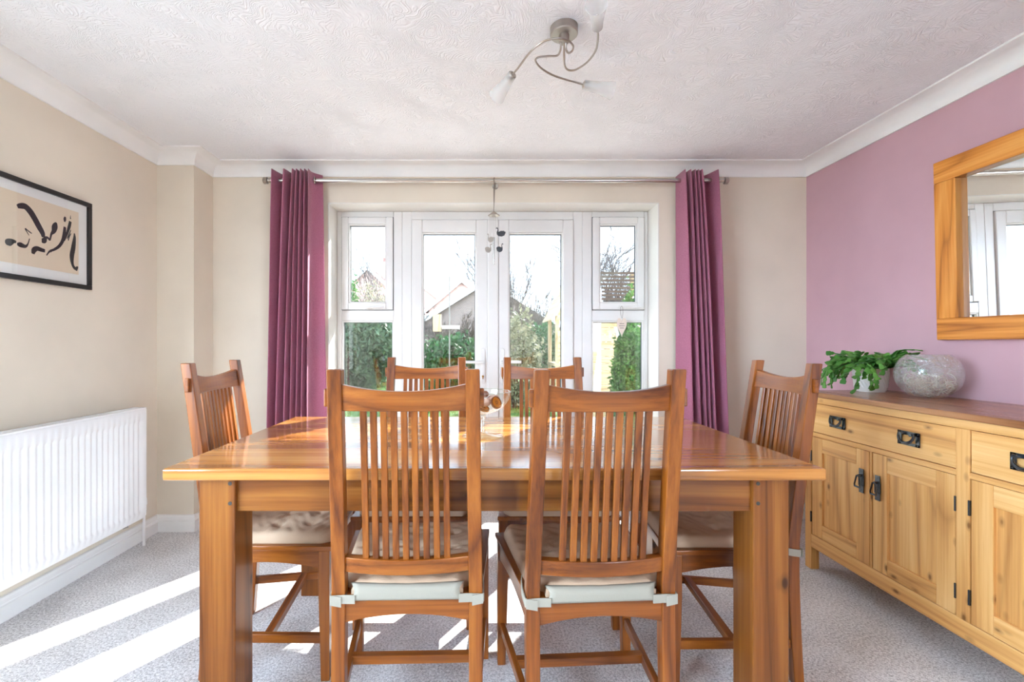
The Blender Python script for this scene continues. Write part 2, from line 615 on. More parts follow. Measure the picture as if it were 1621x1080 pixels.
def sweep_plan(path, prof, closed=False):
    """path: plan corners; prof: list of (inward offset, z). Interior lies to the right of the path."""
    g = G()
    n = len(path)
    rings = []
    for i, p in enumerate(path):
        p = Vector(p)
        d0 = (p - Vector(path[i - 1])).normalized() if i > 0 else None
        d1 = (Vector(path[i + 1]) - p).normalized() if i < n - 1 else None
        if d0 is None: d0 = d1
        if d1 is None: d1 = d0
        n0 = Vector((d0.y, -d0.x))
        n1 = Vector((d1.y, -d1.x))
        m = (n0 + n1)
        m = m / max(0.2, m.dot(n0))
        rings.append([(p.x + m.x * o, p.y + m.y * o, z) for o, z in prof])
    g.rings(rings)
    return g

def catmull(pts, n):
    out = []
    P = [Vector(p) for p in pts]
    m = len(P) - 1
    for i in range(n + 1):
        t = i / n * m
        k = min(int(t), m - 1)
        u = t - k
        p0, p1, p2, p3 = P[max(k - 1, 0)], P[k], P[k + 1], P[min(k + 2, m)]
        out.append(0.5 * ((2 * p1) + (p2 - p0) * u + (2 * p0 - 5 * p1 + 4 * p2 - p3) * u * u + (3 * p1 - p0 - 3 * p2 + p3) * u ** 3))
    return out

# ------------------------------------------------------------------ room shell
XL, XR, YB, YP, XP = -1.9326, 2.116, 2.9325, 2.7365, -1.7107   # left, right, back, pier front, pier side
YREAR = -3.2
ZC, ZCV = 2.276, 2.2
OX0, OX1, OZ = -0.969, 1.165, 2.036                             # opening in the back wall
YF = 3.107                                                      # front plane of the window frames
YO = 3.25

struct(obj('floor', G().box(XL - 0.15, XR + 0.15, YREAR - 0.15, YF + 0.07, -0.12, 0), M['carpet']))
struct(obj('ceiling', G().box(XL - 0.15, XR + 0.15, YREAR - 0.15, YB, ZC, ZC + 0.15), M['artex']))
# openings added out of view for fill daylight: beside the viewer, further back right
for nm, xa, xb, mt, wy0, wy1, wz0, wz1 in (('wall_left', XL - 0.15, XL, 'wall', -0.95, 0.95, 0.70, 2.2), ('wall_right', XR, XR + 0.15, 'mauve', -3.1, -1.55, 0.10, 2.2)):
    g = G()
    g.box(xa, xb, wy1, YB, 0, ZC)
    g.box(xa, xb, YREAR, wy0, 0, ZC)
    g.box(xa, xb, wy0, wy1, 0, wz0)
    g.box(xa, xb, wy0, wy1, wz1, ZC)
    struct(obj(nm, g, M[mt]))
for nm, xa, xb, wy0, wy1, wz0, wz1 in (('added_fill_frame_left', XL - 0.11, XL - 0.05, -0.95, 0.95, 0.70, 2.2), ('added_fill_frame_right', XR + 0.05, XR + 0.11, -3.1, -1.55, 0.10, 2.2)):  # frames round the added fill openings, without panes
    g = G()
    for a_, b_, c_, d_ in ((wy0, wy0 + 0.045, wz0, wz1), (wy1 - 0.045, wy1, wz0, wz1), (wy0, wy1, wz0, wz0 + 0.045), (wy0, wy1, wz1 - 0.045, wz1)):
        g.box(xa, xb, a_, b_, c_, d_)
    struct(obj(nm, g, M['upvc']))
g = G()
g.box(-14.0, OX0, YB, YO, -0.3, 7.0)  # raised and widened beyond the room to shade the garden from rear sky
g.box(OX1, 14.0, YB, YO, -0.3, 7.0)
g.box(OX0, OX1, YB, YO, OZ, 7.0)
struct(obj('wall_back', g, M['wall']))
struct(obj('wall_pier', G().box(XL, XP, YP, YB, 0, ZC), M['wall']))
struct(obj('wall_rear', G().box(XL - 0.15, XR + 0.15, YREAR - 0.15, YREAR, 0, ZC), M['wall']))

room = [(XL, YREAR), (XL, YP), (XP, YP), (XP, YB), (XR, YB), (XR, YREAR)]
cove = [(0, ZC), (0, ZCV)]
a0 = []
for i in range(9):
    t = i / 8 * math.pi / 2
    a0.append((0.010 + 0.082 * (1 - math.cos(t)), ZC - 0.008 - 0.064 * (1 - math.sin(t))))
cove = [(0.0, ZC), (0.0, ZCV), (0.010, ZCV)] + a0 + [(0.101, ZC - 0.008), (0.101, ZC)]
struct(obj('trim_1', sweep_plan(room, cove), M['white'], smooth=True, sharp=30))
sk = [(0, 0), (0.018, 0), (0.018, 0.062), (0.014, 0.066), (0.014, 0.070), (0.016, 0.074), (0.011, 0.086), (0.009, 0.096), (0.004, 0.1), (0, 0.1)]
struct(obj('baseboard_left', sweep_plan([(XL, YREAR), (XL, YP), (XP, YP), (XP, YB), (OX0, YB)], sk), M['white']))
struct(obj('baseboard_right', sweep_plan([(OX1, YB), (XR, YB), (XR, YREAR)], sk), M['white']))
g = G()
e = 0.005
g.box(OX0, OX0 + e, YB - 0.002, YF, 0, OZ)
g.box(OX1 - e, OX1, YB - 0.002, YF, 0, OZ)
g.box(OX0, OX1, YB - 0.002, YF, OZ - e, OZ)
struct(obj('trim_2', g, M['reveal']))

# ------------------------------------------------------------------ windows and doors
def fX(px): return (px - CX) * YF / F
def fz(py): return HC - (py - CY) * YF / F

def frame_ring(g, x0, x1, z0, z1, w, y0, y1):
    """w: (left, right, bottom, top) member widths"""
    l, r, b, t = w
    g.box(x0, x0 + l, y0, y1, z0, z1)
    g.box(x1 - r, x1, y0, y1, z0, z1)
    if b: g.box(x0 + l, x1 - r, y0, y1, z0, z0 + b)
    if t: g.box(x0 + l, x1 - r, y0, y1, z1 - t, z1)

def pane(parent, x0, x1, z0, z1, y):
    return struct(obj('pane', G().box(x0, x1, y, y + 0.006, z0, z1), M['pane'], parent))

def gasket(parent, x0, x1, z0, z1, y):
    g = G()
    t = 0.0035
    frame_ring(g, x0, x1, z0, z1, (t, t, t, t), y, y + 0.012)
    return struct(obj('gasket', g, M['gasket'], parent))

def side_window(name, x0, x1, handle_side, wide):
    # outer frame with transom; fixed glass below, top hung sash above
    yd = YF + 0.07
    sx0, sx1 = (fX(540.7), fX(623)) if wide == 'l' else (fX(937), fX(1019.6))
    zt, zs, zl = fz(344), fz(491.3), fz(508)
    g = G()
    g.box(x0, sx0, YF, yd, 0.0, OZ - e)
    g.box(sx1, x1, YF, yd, 0.0, OZ - e)
    g.box(sx0, sx1, YF, yd, zt, OZ - e)
    g.box(sx0, sx1, YF, yd, zl, zs)
    g.box(sx0, sx1, YF, yd, 0.0, 0.12)
    w = struct(obj(name, g, M['upvc'], bevel=0.004))
    # beads of the lower light
    b = 0.010
    g = G()
    frame_ring(g, sx0, sx1, 0.12, zl, (b, b, b, b), YF + 0.004, YF + 0.03)
    struct(obj('glazing_bead', g, M['upvc'], w, bevel=0.003))
    gasket(w, sx0 + b, sx1 - b, 0.12 + b, zl - b, YF + 0.022)
    pane(w, sx0 + b, sx1 - b, 0.12 + b, zl - b, YF + 0.034)
    # sash
    g = G()
    m = 0.046
    frame_ring(g, sx0 + 0.003, sx1 - 0.003, zs + 0.003, zt - 0.003, (m, m, m, m), YF - 0.014, YF + 0.055)
    sh = struct(obj('sash', g, M['upvc'], w, bevel=0.005))
    q = 0.049
    b2 = 0.008
    g = G()
    frame_ring(g, sx0 + q, sx1 - q, zs + q, zt - q, (b2, b2, b2, b2), YF - 0.004, YF + 0.02)
    struct(obj('glazing_bead', g, M['upvc'], sh, bevel=0.003))
    gasket(sh, sx0 + q + b2, sx1 - q - b2, zs + q + b2, zt - q - b2, YF + 0.012)
    pane(sh, sx0 + q + b2, sx1 - q - b2, zs + q + b2, zt - q - b2, YF + 0.022)
    # dark shadow gap seal round the sash
    g = G()
    frame_ring(g, sx0, sx1, zs, zt, (0.003,) * 4, YF - 0.001, YF + 0.004)
    struct(obj('seal', g, M['gasket'], w))
    # espag handle
    hx = (fX(583.5) if wide == 'l' else fX(984))
    hz = fz(487.5)
    yh = YF - 0.014
    g = G()
    g.box(hx - 0.028, hx + 0.028, yh - 0.010, yh, hz - 0.011, hz + 0.011)
    hb = struct(obj('handle', g, M['upvc'], w, bevel=0.004))
    g = G()
    g.tube([(hx, yh - 0.008, hz), (hx, yh - 0.034, hz)], 0.008, 10)
    d = 1 if handle_side == 'r' else -1
    g.tube([(hx - 0.006 * d, yh - 0.034, hz), (hx + 0.03 * d, yh - 0.036, hz + 0.002), (hx + 0.115 * d, yh - 0.034, hz + 0.002)], [0.008, 0.0085, 0.007], 10)
    struct(obj('lever', g, M['upvc'], hb, smooth=True))
    return w

side_window('window_1', OX0 + e, fX(636.5), 'r', 'l')
side_window('window_2', fX(922), OX1 - e, 'r', 'r')

# door frame between the side windows
g = G()
dx0, dx1 = fX(636.5), fX(922)
frame_ring(g, dx0, dx1, 0.0, OZ - e, (fX(651.5) - dx0, dx1 - fX(907.4), 0.035, OZ - e - fz(348)), YF, YF + 0.07)
struct(obj('trim_3', g, M['upvc'], bevel=0.004))

def french_door(name, x0, x1, gx0, gx1, meet):
    z0, z1 = 0.038, fz(348) - 0.003
    gz0, gz1 = 0.17, fz(368.5)
    g = G()
    frame_ring(g, x0 + 0.002, x1 - 0.001, z0, z1, (gx0 - x0, x1 - gx1, gz0 - z0, z1 - gz1), YF - 0.012, YF + 0.055)
    d = struct(obj(name, g, M['upvc'], bevel=0.005))
    b = 0.009
    g = G()
    frame_ring(g, gx0, gx1, gz0, gz1, (b,) * 4, YF - 0.002, YF + 0.02)
    struct(obj('glazing_bead', g, M['upvc'], d, bevel=0.003))
    gasket(d, gx0 + b, gx1 - b, gz0 + b, gz1 - b, YF + 0.014)
    pane(d, gx0 + b, gx1 - b, gz0 + b, gz1 - b, YF + 0.026)
    return d

D1 = french_door('door_1', fX(651.5), fX(772), fX(668), fX(754), 1)
D2 = french_door('door_2', fX(788.6), fX(907.4), fX(804.8), fX(891), -1)
g = G()
g.box(fX(771.6), fX(788.8), YF - 0.022, YF + 0.05, 0.038, fz(348) - 0.003)
struct(obj('meeting_stile', g, M['upvc'], D1, bevel=0.006))

def door_handle(parent, px, sgn):
    x = fX(px)
    zc = fz(579.5)
    hh = 0.5 * (fz(551.5) - fz(607.5))
    y = YF - 0.012
    g = G()
    poly = []
    w = 0.0145
    for i in range(9):
        t = math.pi * i / 8
        poly.append((x + w * math.cos(t), zc + hh - w + w * math.sin(t)))
    for i in range(9):
        t = math.pi + math.pi * i / 8
        poly.append((x + w * math.cos(t), zc - hh + w + w * math.sin(t)))
    g.prism(poly, 'y', y - 0.011, y)
    h = struct(obj('handle', g, M['upvc'], parent, bevel=0.003))
    zl = fz(573)
    g = G()
    g.tube([(x, y - 0.008, zl), (x, y - 0.042, zl)], 0.0095, 10)
    g.tube([(x - 0.008 * sgn, y - 0.044, zl), (x + 0.03 * sgn, y - 0.046, zl), (x + 0.125 * sgn, y - 0.042, zl)], [0.009, 0.0095, 0.0085], 10)
    struct(obj('lever', g, M['upvc'], h, smooth=True))
    g = G()
    zk = fz(597)
    g.tube([(x, y - 0.015, zk + 0.006), (x, y - 0.010, zk + 0.006)], 0.0075, 12)
    g.box(x - 0.0035, x + 0.0035, y - 0.0145, y - 0.010, zk - 0.012, zk + 0.004)
    struct(obj('lock_cylinder', g, M['brass'], h))
    return h
door_handle(D1, 764.4, -1)
door_handle(D2, 795.0, 1)

# ------------------------------------------------------------------ dining table
TX0, TX1, TY0, TY1, TZ = -0.870, 0.9595, 1.25, 2.16, 0.7787
tb = thing('dining_table', 'long pine dining table with chunky square legs in the middle of the carpet', 'table', ((TX0 + TX1) / 2, (TY0 + TY1) / 2, 0))
tx, ty = (TX1 - TX0) / 2, (TY1 - TY0) / 2
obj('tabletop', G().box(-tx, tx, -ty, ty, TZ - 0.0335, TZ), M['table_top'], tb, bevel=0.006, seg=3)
lx, ly, lw = tx - 0.081, ty - 0.034, 0.1025
for sx in (-1, 1):
    for sy in (-1, 1):
        x0 = sx * lx if sx < 0 else lx - lw
        y0 = sy * ly if sy < 0 else ly - lw
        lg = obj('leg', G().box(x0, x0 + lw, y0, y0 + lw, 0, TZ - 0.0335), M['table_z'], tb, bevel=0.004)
        if sy < 0:
            for zz in (0.728, 0.672):
                px_ = (x0 + lw - 0.014) if sx < 0 else (x0 + 0.014)
                obj('dowel', G().tube([(px_, y0 - 0.0012, zz), (px_, y0 + 0.01, zz)], 0.0055, 12), M['slat'], lg)
az0, az1 = 0.645, TZ - 0.0335
for nm, b in (('front', -1), ('back', 1)):
    y = b * (ly - 0.012)
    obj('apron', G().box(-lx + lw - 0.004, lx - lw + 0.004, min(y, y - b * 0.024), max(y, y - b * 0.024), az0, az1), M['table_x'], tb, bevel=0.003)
for b in (-1, 1):
    x = b * (lx - 0.012)
    obj('apron', G().box(min(x, x - b * 0.024), max(x, x - b * 0.024), -ly + lw - 0.004, ly - lw + 0.004, az0, az1), M['table_y'], tb, bevel=0.003)

# ------------------------------------------------------------------ dining chairs
def rear_y(z):
    """rear face of the back posts above z"""
    if z < 0.40:
        return -0.210 - 0.016 * ((0.40 - z) / 0.40) ** 1.6
    t = max(0.0, (z - 0.46) / (1.058 - 0.46))
    return -0.210 - 0.078 * (t ** 1.12)
def post_d(z):
    return 0.030 + 0.007 * min(1, z / 0.42) - 0.005 * max(0, (z - 0.46) / 0.6)
def post_out(z):
    return 0.2025 - (0.010 * max(0, (z - 0.45) / 0.608))

def make_chair(label):
    t = thing('dining_chair', label, 'chair', group='high slat-back chairs around the dining table')
    z_list = [0.0, 0.1, 0.2, 0.3, 0.38, 0.43, 0.48, 0.55, 0.63, 0.72, 0.82, 0.92, 1.0, 1.058]
    for s in (-1, 1):
        rings = []
        for z in z_list:
            yb = rear_y(z)
            xo = post_out(z)
            w = 0.037
            xs = (s * xo, s * (xo - w))
            rings.append([(min(xs), yb, z), (max(xs), yb, z), (max(xs), yb + post_d(z), z), (min(xs), yb + post_d(z), z)])
        obj('back_post', G().rings(rings), M['chair_z'], t, bevel=0.003)
    # front legs, tapering below
    for s in (-1, 1):
        rings = []
        for z, w in ((0, 0.028), (0.12, 0.031), (0.30, 0.036), (0.434, 0.036)):
            xs = (s * 0.2375, s * (0.2375 - w))
            rings.append([(min(xs), 0.21 - w, z), (max(xs), 0.21 - w, z), (max(xs), 0.21, z), (min(xs), 0.21, z)])
        obj('front_leg', G().rings(rings), M['chair_z'], t, bevel=0.0025)
    # crest rail: concave top, bowed in plan; tenons come through the posts
    def crest(u, part):
        pass
    n = 14
    rings = []
    hw = 0.160
    for i in range(n + 1):
        u = -1 + 2 * i / n
        x = u * hw
        bow = -0.016 * (1 - u * u)
        ztop = 1.020 - 0.018 * (1 - u * u)
        zbot = 0.951
        yt = rear_y(ztop) + 0.006 + bow
        yb = rear_y(zbot) + 0.006 + bow
        th = 0.020
        rings.append([(x, yb, zbot), (x, yb + th, zbot), (x, yt + th, ztop), (x, yt, ztop)])
    cr = obj('crest_rail', G().rings(rings), M['chair_x'], t, bevel=0.002)
    for s in (-1, 1):
        xs = (s * 0.1915, s * 0.2045)
        y = rear_y(0.985) + 0.009
        obj('tenon', G().box(min(xs), max(xs), y, y + 0.014, 0.962, 1.008), M['chair_x'], cr, bevel=0.003)
    # lower back rail
    rings = []
    hw2 = 0.1665
    for i in range(n + 1):
        u = -1 + 2 * i / n
        x = u * hw2
        bow = -0.024 * (1 - u * u)
        y = rear_y(0.53) + 0.008 + bow
        rings.append([(x, y, 0.512), (x, y + 0.026, 0.512), (x, y + 0.026 - 0.004, 0.553), (x, y - 0.004, 0.553)])
    obj('lower_rail', G().rings(rings), M['chair_x'], t, bevel=0.002)
    # nine slats
    for k in range(9):
        x = (k - 4) * 0.0262
        rings = []
        for z in (0.545, 0.62, 0.70, 0.78, 0.86, 0.96):
            u = x / hw
            bow = -0.016 * (1 - u * u) * (z - 0.54) / 0.42 + -0.024 * (1 - u * u) * (0.96 - z) / 0.42
            y = rear_y(z) + 0.012 + bow
            xx = x * (1.0 + 0.03 * (0.96 - z) / 0.42)
            rings.append([(xx - 0.0083, y, z), (xx + 0.0083, y, z), (xx + 0.0083, y + 0.013, z), (xx - 0.0083, y + 0.013, z)])
        obj('slat', G().rings(rings), M['chair_z'], t, bevel=0.0015, seg=1)
    # seat rails, arched below
    def rail(p0, p1, th, mat, name='seat_rail'):
        p0, p1 = Vector(p0), Vector(p1)
        d = (p1 - p0)
        nrm = Vector((-d.y, d.x)).normalized() * th
        rr = []
        for i in range(11):
            u = i / 10
            p = p0 + d * u
            zb = 0.374 + 0.020 * (1 - (2 * u - 1) ** 2)
            rr.append([(p.x, p.y, zb), (p.x + nrm.x, p.y + nrm.y, zb), (p.x + nrm.x, p.y + nrm.y, 0.434), (p.x, p.y, 0.434)])
        obj(name, G().rings(rr), mat, t, bevel=0.0015)
    rail((0.1665, -0.185), (-0.1665, -0.185), 0.020, M['chair_x'])
    rail((-0.2025, 0.204), (0.2025, 0.204), -0.020, M['chair_x'])
    rail((-0.199, -0.175), (-0.234, 0.178), -0.020, M['chair_y'])
    rail((0.199, -0.175), (0.234, 0.178), 0.020, M['chair_y'])
    # seat board
    poly = [(-0.164, -0.205), (0.164, -0.205), (0.164, -0.168), (0.204, -0.166), (0.243, 0.222), (-0.243, 0.222), (-0.204, -0.166), (-0.164, -0.168)]
    obj('seat', G().prism(poly, 'z', 0.434, 0.450), M['chair_y'], t, bevel=0.003)
    # stretchers
    def bar(p0, p1, w, h, mat):
        p0, p1 = Vector(p0), Vector(p1)
        d = (p1 - p0).normalized()
        s_ = Vector((-d.y, d.x, 0)).normalized() * w / 2
        up = Vector((0, 0, h / 2))
        obj('stretcher', G().rings([[p - s_ - up, p + s_ - up, p + s_ + up, p - s_ + up] for p in (p0, p1)]), mat, t, bevel=0.0015, seg=1)
    for s in (-1, 1):
        bar((s * 0.186, -0.192, 0.136), (s * 0.222, 0.196, 0.136), 0.018, 0.029, M['chair_y'])
    bar((-0.199, 0.0, 0.138), (0.199, 0.0, 0.138), 0.026, 0.026, M['chair_x'])
    # cushion: tufted pad
    def halfw(y):
        k = min(1, max(0, (y + 0.178) / 0.016))
        k = k * k * (3 - 2 * k)
        w_rear = 0.150
        w_main = 0.188 + (y + 0.17) / 0.38 * 0.032
        w = w_rear + (w_main - w_rear) * k
        if y > 0.17:
            w -= 0.05 * ((y - 0.17) / 0.045) ** 2 * 0.5
        return w
    tufts = [(a * 0.115, b) for a in (-1, 0, 1) for b in (-0.10, 0.01, 0.12)]
    rnd = random.Random(5)
    def top(u, v):
        y = -0.206 + 0.424 * v
        w = halfw(y)
        x = (2 * u - 1) * w
        edge = min(min(u, 1 - u) * 2 * w, min(v, 1 - v) * 0.424)
        k = min(1, edge / 0.03)
        h = 0.462 + 0.024 * math.sqrt(max(0, 1 - (1 - k) ** 2))
        for a, b in tufts:
            r = math.hypot(x - a, y - b)
            h -= 0.013 * math.exp(-(r / 0.016) ** 2) + 0.005 * math.exp(-(r / 0.05) ** 2)
        h += 0.0018 * math.sin(x * 90 + 5 * math.sin(y * 40)) * k + 0.0014 * math.sin(y * 120 + 4 * math.sin(x * 30)) * k
        return Vector((x, y, h))
    g = G()
    NU, NV = 48, 48
    vt = g.grid(top, NU, NV)
    border = [vt[i][0] for i in range(NU + 1)] + [vt[NU][j] for j in range(1, NV + 1)] + [vt[i][NV] for i in range(NU - 1, -1, -1)] + [vt[0][j] for j in range(NV - 1, 0, -1)]
    low = [g.bm.verts.new((v.co.x, v.co.y, 0.4505)) for v in border]
    nb = len(border)
    for i in range(nb):
        g.face([border[i], low[i], low[(i + 1) % nb], border[(i + 1) % nb]])
    g.face(low)
    cu = obj('cushion', g, M['cushion'], t, smooth=True, sharp=60)
    # grey back flap of the cushion
    g = G()
    def flap(u, v):
        x = (2 * u - 1) * (0.152 - 0.012 * math.sin(v * math.pi))
        prof = [(-0.196, 0.4795), (-0.2095, 0.4735), (-0.2125, 0.462), (-0.2125, 0.450), (-0.2115, 0.437)]
        q = v * 4
        k = min(3, int(q))
        f = q - k
        y = prof[k][0] * (1 - f) + prof[k + 1][0] * f
        z = prof[k][1] * (1 - f) + prof[k + 1][1] * f - 0.004 * (1 - (2 * u - 1) ** 2) * (1 - v)
        return Vector((x, y - 0.002, z))
    g.grid(flap, 16, 8)
    fl = obj('back_flap', g, M['cushion_grey'], cu, smooth=True, sharp=80)
    sd = fl.modifiers.new('thick', 'SOLIDIFY')
    sd.thickness = 0.003
    # straps round the back posts
    for s in (-1, 1):
        path = [(s * 0.138, -0.216), (s * 0.170, -0.2145), (s * 0.2000, -0.2140), (s * 0.2050, -0.2090), (s * 0.2060, -0.19), (s * 0.2065, -0.165), (s * 0.205, -0.14), (s * 0.2005, -0.12)]
        zz = [0.446, 0.446, 0.444, 0.444, 0.446, 0.450, 0.457, 0.461]
        rr = []
        for i, (x, y) in enumerate(path):
            p = Vector((x, y))
            q = Vector(path[min(i + 1, len(path) - 1)]) - Vector(path[max(i - 1, 0)])
            nn = Vector((-q.y, q.x)).normalized() * 0.0014
            h = 0.0115
            z = zz[i] - 0.004
            rr.append([(p.x - nn.x, p.y - nn.y, z - h), (p.x + nn.x, p.y + nn.y, z - h), (p.x + nn.x, p.y + nn.y, z + h), (p.x - nn.x, p.y - nn.y, z + h)])
        st = obj('strap', G().rings(rr), M['cushion_grey'], cu)
        g = G()
        xs = (s * 0.172, s * 0.203)
        g.prism([(s * 0.174, 0.422), (s * 0.204, 0.428), (s * 0.204, 0.454), (s * 0.174, 0.449)], 'y', -0.2185, -0.2158)
        obj('strap_end', g, M['cushion_grey'], cu)
    return t

chair = make_chair('left of the two near pine chairs with their slatted backs to us')
chair.location = (-0.196, 1.43, 0)
chair.rotation_euler = (0, 0, R(1.5))
dup(chair, 'right of the two near pine chairs with their slatted backs to us', (0.316, 1.42, 0), R(3.5))
dup(chair, 'pine chair facing us across the table, left of the two by the glass doors', (-0.2557, 1.992, 0), R(180))
dup(chair, 'pine chair facing us across the table, right of the two by the glass doors', (0.318, 1.992, 0), R(180))
dup(chair, 'pine chair at the table end beside the radiator wall, sunlit on its slats', (-0.724, 1.733, 0), R(-90 + 4.6))
dup(chair, 'pine chair at the table end beside the sideboard', (0.857, 1.703, 0), R(90 - 4.6))

# ------------------------------------------------------------------ sideboard
SX, SY0, SY1, SZ = 1.66, 1.153, 2.31, 0.889
sb = thing('sideboard', 'long pale pine sideboard with black iron handles against the mauve wall', 'sideboard', (1.88, (SY0 + SY1) / 2, 0))
ox, oy = 1.88, (SY0 + SY1) / 2
def sbx(name, x0, x1, y0, y1, z0, z1, mat, parent=None, bevel=0.002):
    return obj(name, G().box(x0 - ox, x1 - ox, y0 - oy, y1 - oy, z0, z1), mat, parent or sb, bevel=bevel)
sbx('top', 1.64, 2.09, SY0 - 0.02, SY1 + 0.02, 0.865, SZ, M['board_top'], bevel=0.004)
DY = [(1.932, 2.268), (1.583, 1.918), (1.200, 1.536)]
SB = SX + 0.022
# face frame
sbx('rail', SX + 0.001, SB, SY0 + 0.04, SY1 - 0.04, 0.8325, 0.865, M['pine_y'])
sbx('rail', SX + 0.001, SB, SY0 + 0.04, SY1 - 0.04, 0.667, 0.688, M['pine_y'])
sbx('rail', SX + 0.001, SB, SY0 + 0.04, SY1 - 0.04, 0.112, 0.177, M['pine_y'])
sbx('mullion', SX, SB, 1.537, 1.5815, 0.177, 0.8325, M['pine_z'])
sbx('mullion', SX + 0.002, SB, 1.9195, 1.9305, 0.177, 0.667, M['pine_z'])
for y0, y1 in ((SY0, SY0 + 0.046), (SY1 - 0.041, SY1)):
    for x0, x1 in ((SX, SX + 0.042), (2.04, 2.08)):
        sbx('leg', x0, x1, y0, y1, 0, 0.865, M['pine_z'], bevel=0.003)
sbx('side_panel', SX + 0.042, 2.04, SY1 - 0.03, SY1 - 0.012, 0.10, 0.865, M['pine_z'])
sbx('side_panel', SX + 0.042, 2.04, SY0 + 0.012, SY0 + 0.03, 0.10, 0.865, M['pine_z'])
sbx('back_panel', 2.068, 2.08, SY0 + 0.04, SY1 - 0.04, 0.10, 0.865, M['pine_z'])
sbx('floor_panel', SB, 2.068, SY0 + 0.03, SY1 - 0.03, 0.15, 0.168, M['pine_y'])

def bail(parent, yc, zc):
    x = SX - 0.001
    g = G()
    for a in (0,):
        y0, y1, z0, z1 = yc - 0.045 - oy, yc + 0.045 - oy, zc - 0.027, zc + 0.027
        frame_ring2 = [(y0, y1, z0, z0 + 0.011), (y0, y1, z1 - 0.014, z1), (y0, y0 + 0.017, z0, z1), (y1 - 0.017, y1, z0, z1)]
        for q in frame_ring2:
            g.box(x - 0.003 - ox, x - ox, *q)
    h = obj('handle', g, M['iron'], parent, bevel=0.001)
    g = G()
    for s in (-1, 1):
        for z in (zc + 0.021, zc - 0.021):
            g.tube([(x - 0.005 - ox, yc + s * 0.038 - oy, z), (x - 0.002 - ox, yc + s * 0.038 - oy, z)], [0.002, 0.004], 8)
        g.tube([(x - 0.016 - ox, yc + s * 0.020 - oy, zc + 0.017), (x - 0.002 - ox, yc + s * 0.020 - oy, zc + 0.017)], [0.006, 0.0045], 8)
    pts = []
    for i in range(17):
        t = -0.15 * math.pi + 1.3 * math.pi * i / 16
        pts.append((x - 0.012 - 0.006 * max(0, math.sin(t)) - ox, yc + 0.031 * math.cos(t) - oy, zc + 0.011 - 0.027 * math.sin(t)))
    rr = [0.0035 + 0.0018 * math.sin(math.pi * i / 16) for i in range(17)]
    g.tube(pts, rr, 8)
    obj('bail', g, M['iron'], h, smooth=True)

def drop_pull(parent, yc, zc):
    x = SX - 0.001
    g = G()
    g.box(x - 0.003 - ox, x - ox, yc - 0.012 - oy, yc + 0.012 - oy, zc + 0.018, zc + 0.052)
    g.box(x - 0.003 - ox, x - ox, yc - 0.012 - oy, yc + 0.012 - oy, zc - 0.052, zc - 0.020)
    g.box(x - 0.004 - ox, x - ox, yc - 0.014 - oy, yc + 0.014 - oy, zc - 0.022, zc + 0.024)
    h = obj('handle', g, M['iron'], parent, bevel=0.001)
    g = G()
    X = x - 0.017 - ox
    y = yc - oy
    g.tube([(x - ox, y, zc + 0.022), (X, y, zc + 0.022)], 0.0055, 8)
    g.tube([(X, y - 0.006, zc + 0.022), (X - 0.003, y - 0.014, zc - 0.018), (X - 0.003, y - 0.012, zc - 0.026), (X - 0.003, y + 0.012, zc - 0.026), (X - 0.003, y + 0.014, zc - 0.018), (X, y + 0.006, zc + 0.022)], [0.003, 0.003, 0.0042, 0.0042, 0.003, 0.003], 8)
    for z in (zc + 0.042, zc - 0.042):
        g.tube([(x - 0.005 - ox, y, z), (x - 0.002 - ox, y, z)], [0.002, 0.004], 8)
    obj('drop_ring', g, M['iron'], h, smooth=True)

dr = sbx('drawer', SX + 0.003, SX + 0.38, 1.5835, 2.2665, 0.690, 0.8305, M['pine_y'])
bail(dr, 2.100, 0.761)
bail(dr, 1.752, 0.7585)
dr = sbx('drawer', SX + 0.003, SX + 0.38, 1.2015, 1.5345, 0.690, 0.8305, M['pine_y'])
bail(dr, 1.372, 0.76)
for i, (y0, y1) in enumerate(DY):
    z0, z1 = 0.179, 0.6655
    st = 0.066
    a, b = y0 + 0.002, y1 - 0.002
    d = sbx('door', SX + 0.012, SX + 0.018, a + st - 0.004, b - st + 0.004, z0 + st - 0.004, z1 - 0.07 + 0.004, M['pine_z'], bevel=0)
    sbx('door_stile', SX + 0.002, SX + 0.021, a, a + st, z0, z1, M['pine_z'], d)
    sbx('door_stile', SX + 0.002, SX + 0.021, b - st, b, z0, z1, M['pine_z'], d)
    sbx('door_rail', SX + 0.0025, SX + 0.021, a + st, b - st, z1 - 0.07, z1, M['pine_y'], d)
    sbx('door_rail', SX + 0.0025, SX + 0.021, a + st, b - st, z0, z0 + st, M['pine_y'], d)
    if i == 0: drop_pull(d, y0 + 0.036, 0.532)
    elif i == 1: drop_pull(d, y1 - 0.030, 0.525)
    else: drop_pull(d, y0 + 0.036, 0.53)
    hy = y1 if i == 0 else (y0 - 0.001 if i == 1 else y1 + 0.001)
    for hz in (0.265, 0.568):
        sbx('hinge', SX - 0.0035, SX + 0.004, hy - 0.0028, hy + 0.0028, hz - 0.026, hz + 0.026, M['iron'], d, bevel=0.0008)

